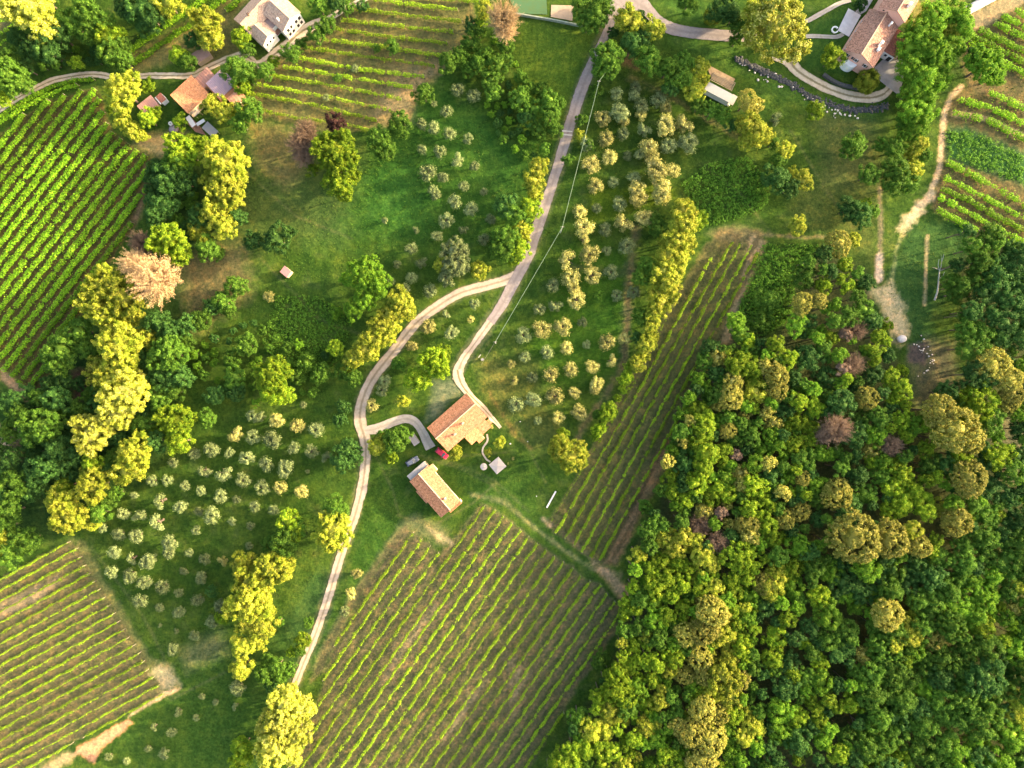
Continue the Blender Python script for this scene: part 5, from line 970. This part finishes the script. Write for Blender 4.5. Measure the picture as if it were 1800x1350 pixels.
t = tag(empty('long_shelter', (*G(1267, 163.5, 2.6), 0), math.radians(-28)), 'long narrow shelter with flat grey white roof beside the wooden garden frame', 'shelter')
shed(t, -4.7, 3.4, -1.25, 1.25, 2.4, 2.5, plain('shelter_roof', (.36, .34, .32), .8, .08, .8), WWHITE, .05, 'roof'); mb = MB(); mb.box(3.45, 4.9, -1.5, 1.5, 2.35, 2.47); mb.build('end_roof', CREAM, t)
for a in (-1.4, 1.4): q = MB(); q.box(4.75, 4.85, a-.05, a+.05, 0, 2.35); q.build('leg', WOOD, t)
t = tag(empty('satellite_dish', (*G(1281, 183.5, .5), 0)), 'small white dome tank at the lower end of the long shelter', 'tank'); mb = MB(); mb.cyl(0, 0, 0, .5, .42, 14); mb.build('tank', WHITER, t); c_ = link('dome', npmesh('dome', ICO*np.array([.4, .4, .28]), [ICF]), t, WHITER); c_.location = (0, 0, .5)
t = tag(empty('timber_frame', (*G(1271, 143, .4), 0), math.radians(-27)), 'raised wooden garden frame with long planks above the long shelter', 'garden frame')
for kk in range(7): q = MB(); q.box(-3.6, 3.6, -1.3+kk*.42, -1.18+kk*.42, .32, .40); q.build('plank', WOOD, t)
for kk in (-3.55, 0, 3.45): q = MB(); q.box(kk, kk+.1, -1.35, 1.4, .14, .318); q.build('beam', WOOD, t)
# hoop greenhouse at the top right
t = tag(empty('polytunnel', (*G(1728, 2, 1.5), 0), math.radians(28)), 'long white polytunnel at the upper right picture edge', 'greenhouse'); mb = MB(); n = 10
for k_ in range(n):
    a, b2 = PI*k_/n, PI*(k_+1)/n; mb.poly([(-5, 1.35*math.cos(a), 1.9*math.sin(a)), (5, 1.35*math.cos(a), 1.9*math.sin(a)), (5, 1.35*math.cos(b2), 1.9*math.sin(b2)), (-5, 1.35*math.cos(b2), 1.9*math.sin(b2))])
mb.poly([(-5, 1.35*math.cos(PI*k_/n), 1.9*math.sin(PI*k_/n)) for k_ in range(n+1)]); mb.poly([(5, 1.35*math.cos(PI*k_/n), 1.9*math.sin(PI*k_/n)) for k_ in range(n+1)][::-1]); mb.build('cover', WHITER, t)
for kk in range(6): q = MB(); q.tube([(-5+2*kk, 1.38*math.cos(PI*i/8), 1.93*math.sin(PI*i/8)) for i in range(9)], .025, 5); q.build('hoop', GREYR, t)
# white beam on the grass, marker posts
t = tag(empty('white_bench', (*G(969, 878, .4), 0), math.radians(61)), 'long white bench on the grass at the lower end of the vineyard strip', 'bench')
mb = MB(); mb.box(-2.8, 2.8, -.22, .22, .4, .46); mb.build('seat', WHITER, t)
for a in (-2.4, 0, 2.4): q = MB(); q.box(a-.05, a+.05, -.2, .2, 0, .398); q.build('leg', WHITER, t)
for px, py, lab in ((914.5, 741, 'short white post on the worn ground right of the farmhouse'), (927.5, 776, 'short white post at the corner above the round yellow tree'), (943, 872, 'small white post beside the long white bench'), (1037, 205, 'short white post between olive trees beside the lane')):
    mb = MB(); mb.cyl(0, 0, 0, 1.0, .09, 8); mb.cyl(0, 0, 1.0, 1.06, .13, 8); o = mb.build('marker_post', WHITER); o.location = (*G(px, py, .5), 0); tag(o, lab, 'post')
# overhead cable line
POLEM = plain('pole_concrete', (.48, .46, .38), .85, .15, 3); CAB = plain('cable_sheath', (.09, .13, .08), .6, .1, 1)
poles = [((1079, 107), 'wooden power pole inside the tree by the upper lane'), ((1053, 143), 'power pole at the upper bend of the pale cable'), ((988.5, 399), 'power pole at the middle bend of the pale cable right of the lane'), ((870.5, 601), 'power pole at the lower end of the pale cable above the farmhouse')]
tops = []
for (px, py), lab in poles:
    hgt = 7.6; t = tag(empty('power_pole', (*G(px, py, hgt), 0)), lab, 'power pole'); mb = MB(); mb.tube([(0, 0, 0), (0, 0, 8.0)], [.15, .10], 8); mb.build('pole', POLEM, t)
    q = MB(); q.box(-.5, .5, -.05, .05, 7.55, 7.67); q.build('crossarm', WOOD, t)
    for a in (-.42, .42): q = MB(); q.cyl(a, 0, 7.672, 7.85, .05, 8); q.build('insulator', WHITER, t)
    tops.append(Vector((*G(px, py, hgt), hgt+.15)))
for (a, b2), lab in zip(zip(tops, tops[1:]), ('short pale cable from the tree to the upper bend pole', 'long pale cable alongside the lane above the olive grove', 'pale cable running down from the middle pole to the lower pole')):
    mb = MB(); mb.tube([a.lerp(b2, i/16)-Vector((0, 0, (a-b2).length*.02*4*(i/16)*(1-i/16))) for i in range(17)], .085, 6); tag(mb.build('overhead_cable', CAB), lab, 'cable', 'spans of the pale overhead cable')
q = MB(); a = tops[-1]; q.tube([a-Vector((0, 0, .3)), Vector((*G(846, 641, 3), 3))], .035, 5); tag(q.build('overhead_cable', WOOD), 'thin dark wire running from the lower pole towards the farmhouse', 'cable', 'spans of the pale overhead cable')
t = tag(empty('service_box', (*G(848, 632, .6), 0), .4), 'small orange brown service box beside the farm track', 'box'); mb = MB(); mb.box(-.35, .35, -.3, .3, 0, 1.1); mb.build('cabinet', plain('rusty_box', (.50, .25, .15), .8, .2, 2), t); q = MB(); q.box(-.4, .4, -.35, .35, 1.102, 1.16); q.build('lid', GREYR, t)
t = tag(empty('white_board', (*G(843, 626, .5), 0), math.radians(55)), 'short white board beside the orange brown service box', 'board'); mb = MB(); mb.box(-.6, .6, -.04, .04, .2, .75); mb.build('panel', WHITER, t)
for a in (-.5, .5): q = MB(); q.box(a-.03, a+.03, -.08, -.042, 0, .7); q.build('leg', WOOD, t)
# fallen dead tree on the right
mb = MB(); f = lambda X, Y, z: (*G(1480+X/4.5, 380+Y/4.5, z), z)
mb.tube([f(733, 665, .25), f(755, 600, .3), f(762, 540, .35), f(768, 470, .45), f(772, 430, .6)], [.30, .26, .22, .2, .17], 7)
for s in ('772,430,.6 760,390,1.0 768,340,1.4', '772,430,.6 795,425,1.0 815,418,1.5', '768,450,.5 785,400,1.1 788,350,1.6 785,300,1.9', '762,420,.8 735,410,1.3 715,405,1.6', '765,500,.4 800,470,.9 812,440,1.2', '788,360,1.5 800,330,1.9 806,300,2.1'):
    P_ = [tuple(float(v) for v in q.split(',')) for q in s.split()]; mb.tube([f(*p) for p in P_], [.13-.04*i for i in range(len(P_))], 5)
tag(mb.build('fallen_tree', BARKPALE), 'bare whitish fallen dead tree lying on the grass right of the bare strip', 'dead tree')
# cars
def car(name, px, py, deg, body, lab):
    t = tag(empty(name, (*G(px, py, .8), 0), math.radians(deg)), lab, 'car')
    def loft(secs, nm, m, bev=.05):
        mb = MB(); rings = []
        for x, hw, z0, z1, tw in secs: b = len(mb.v); mb.v += [(x, -hw, z0), (x, hw, z0), (x, tw, z1), (x, -tw, z1)]; rings.append(b)
        for a, b in zip(rings, rings[1:]):
            for k_ in range(4): mb.f.append((a+k_, b+k_, b+(k_+1) % 4, a+(k_+1) % 4))
        mb.f.append(tuple(rings[0]+k_ for k_ in range(4))); mb.f.append(tuple(rings[-1]+k_ for k_ in reversed(range(4))))
        return mb.build(nm, m, t, bev)
    loft([(-2.05, .74, .35, .80, .70), (-1.9, .84, .25, .93, .78), (-1.0, .87, .22, .96, .82), (.6, .87, .22, .95, .82), (1.5, .84, .24, .86, .78), (1.98, .76, .3, .70, .68), (2.08, .66, .36, .62, .6)], 'body', body)
    loft([(-1.72, .70, .93, 1.30, .56), (-1.25, .76, .95, 1.44, .60), (.1, .76, .95, 1.44, .60), (.32, .76, .95, 1.38, .6)], 'cabin', body, .06)
    def pl(nm, P_, m): q = MB(); q.poly(P_); q.poly(P_[::-1]); q.v = [tuple(v) for v in q.v]; return q.build(nm, m, t)
    pl('windscreen', [(.36, -.62, 1.37), (1.02, -.72, .965), (1.02, .72, .965), (.36, .62, 1.37)], CARG)
    pl('rear_window', [(-1.78, -.6, 1.27), (-1.78, .6, 1.27), (-2.0, .66, .96), (-2.0, -.66, .96)], CARG)
    for s in (-1, 1):
        pl('side_window', [(-1.5, s*.745, 1.02), (.3, s*.745, 1.02), (.15, s*.655, 1.36), (-1.25, s*.655, 1.36)], CARG)
        for x in (-1.3, 1.3):
            q = MB(); q.tube([(x, s*.70, .31), (x, s*.89, .31)], .31, 16); w_ = q.build('wheel', TYRE, t); r_ = MB(); r_.tube([(x, s*.885, .31), (x, s*.90, .31)], .19, 12); r_.build('rim', GREYM, w_)
        q = MB(); q.box(1.93, 2.06, s*.55-.12, s*.55+.12, .58, .70); q.build('headlight', WHITER, t); q = MB(); q.box(-2.08, -2.0, s*.6-.1, s*.6+.1, .62, .8); q.build('tail_light', REDL, t)
        q = MB(); q.box(.55, .72, s*.93-.07, s*.93+.07, .98, 1.08); q.build('mirror', body, t)
CARG = plain('car_glass', (.10, .12, .14), .12, .1, 1, spec=.8); TYRE = plain('tyre', (.02, .02, .02), .9); GREYM = plain('rim', (.5, .5, .5), .35, .1, 1, metal=.8); REDL = plain('tail_lamp', (.4, .02, .02), .3)
car('parked_car', 776.5, 797, -38, plain('red_paint', (.62, .02, .05), .3, .05, 1, spec=.5), 'red car parked at the lower left corner of the farmhouse')
car('parked_car', 724.5, 811, 30, plain('dark_paint', (.10, .11, .14), .3, .05, 1, spec=.5), 'dark grey car parked between the small shed and the barn')
# ------------------------------------------------------------------ light, sky, camera
ELEV, AZ = math.radians(SUN_E), math.radians(14)
d = Vector((math.cos(ELEV)*math.cos(AZ), math.cos(ELEV)*math.sin(AZ), math.sin(ELEV)))
s = D.lights.new('sun', 'SUN'); s.energy = SUN_S; s.angle = math.radians(1.0); s.color = (1, .83, .52)
so = D.objects.new('sun', s); C.objects.link(so); so.rotation_euler = d.to_track_quat('Z', 'Y').to_euler(); so.location = d*300
w = D.worlds.new('World'); sc.world = w; w.use_nodes = True; nt = w.node_tree; bg = nt.nodes['Background']
sky = nt.nodes.new('ShaderNodeTexSky'); sky.sky_type = 'NISHITA'; sky.sun_disc = False; sky.sun_elevation = ELEV; sky.sun_rotation = PI/2-AZ
sky.air_density = 1.0; sky.dust_density = 5.0; sky.ozone_density = 0.3
nt.links.new(sky.outputs[0], bg.inputs[0]); bg.inputs[1].default_value = SKY_S
cam = D.cameras.new('camera'); cam.sensor_width = 36; cam.lens = 36*H/(1800*S); cam.clip_end = 8000; cam.clip_start = 1
co = D.objects.new('camera', cam); C.objects.link(co); co.location = (0, 0, H); sc.camera = co
sc.view_settings.view_transform = 'Standard'; sc.view_settings.look = 'None'; sc.view_settings.exposure = EXPO; sc.view_settings.gamma = 1; sc.view_settings.use_curve_mapping = False
sc.render.engine = 'CYCLES'; sc.render.resolution_x = 1024; sc.render.resolution_y = 768
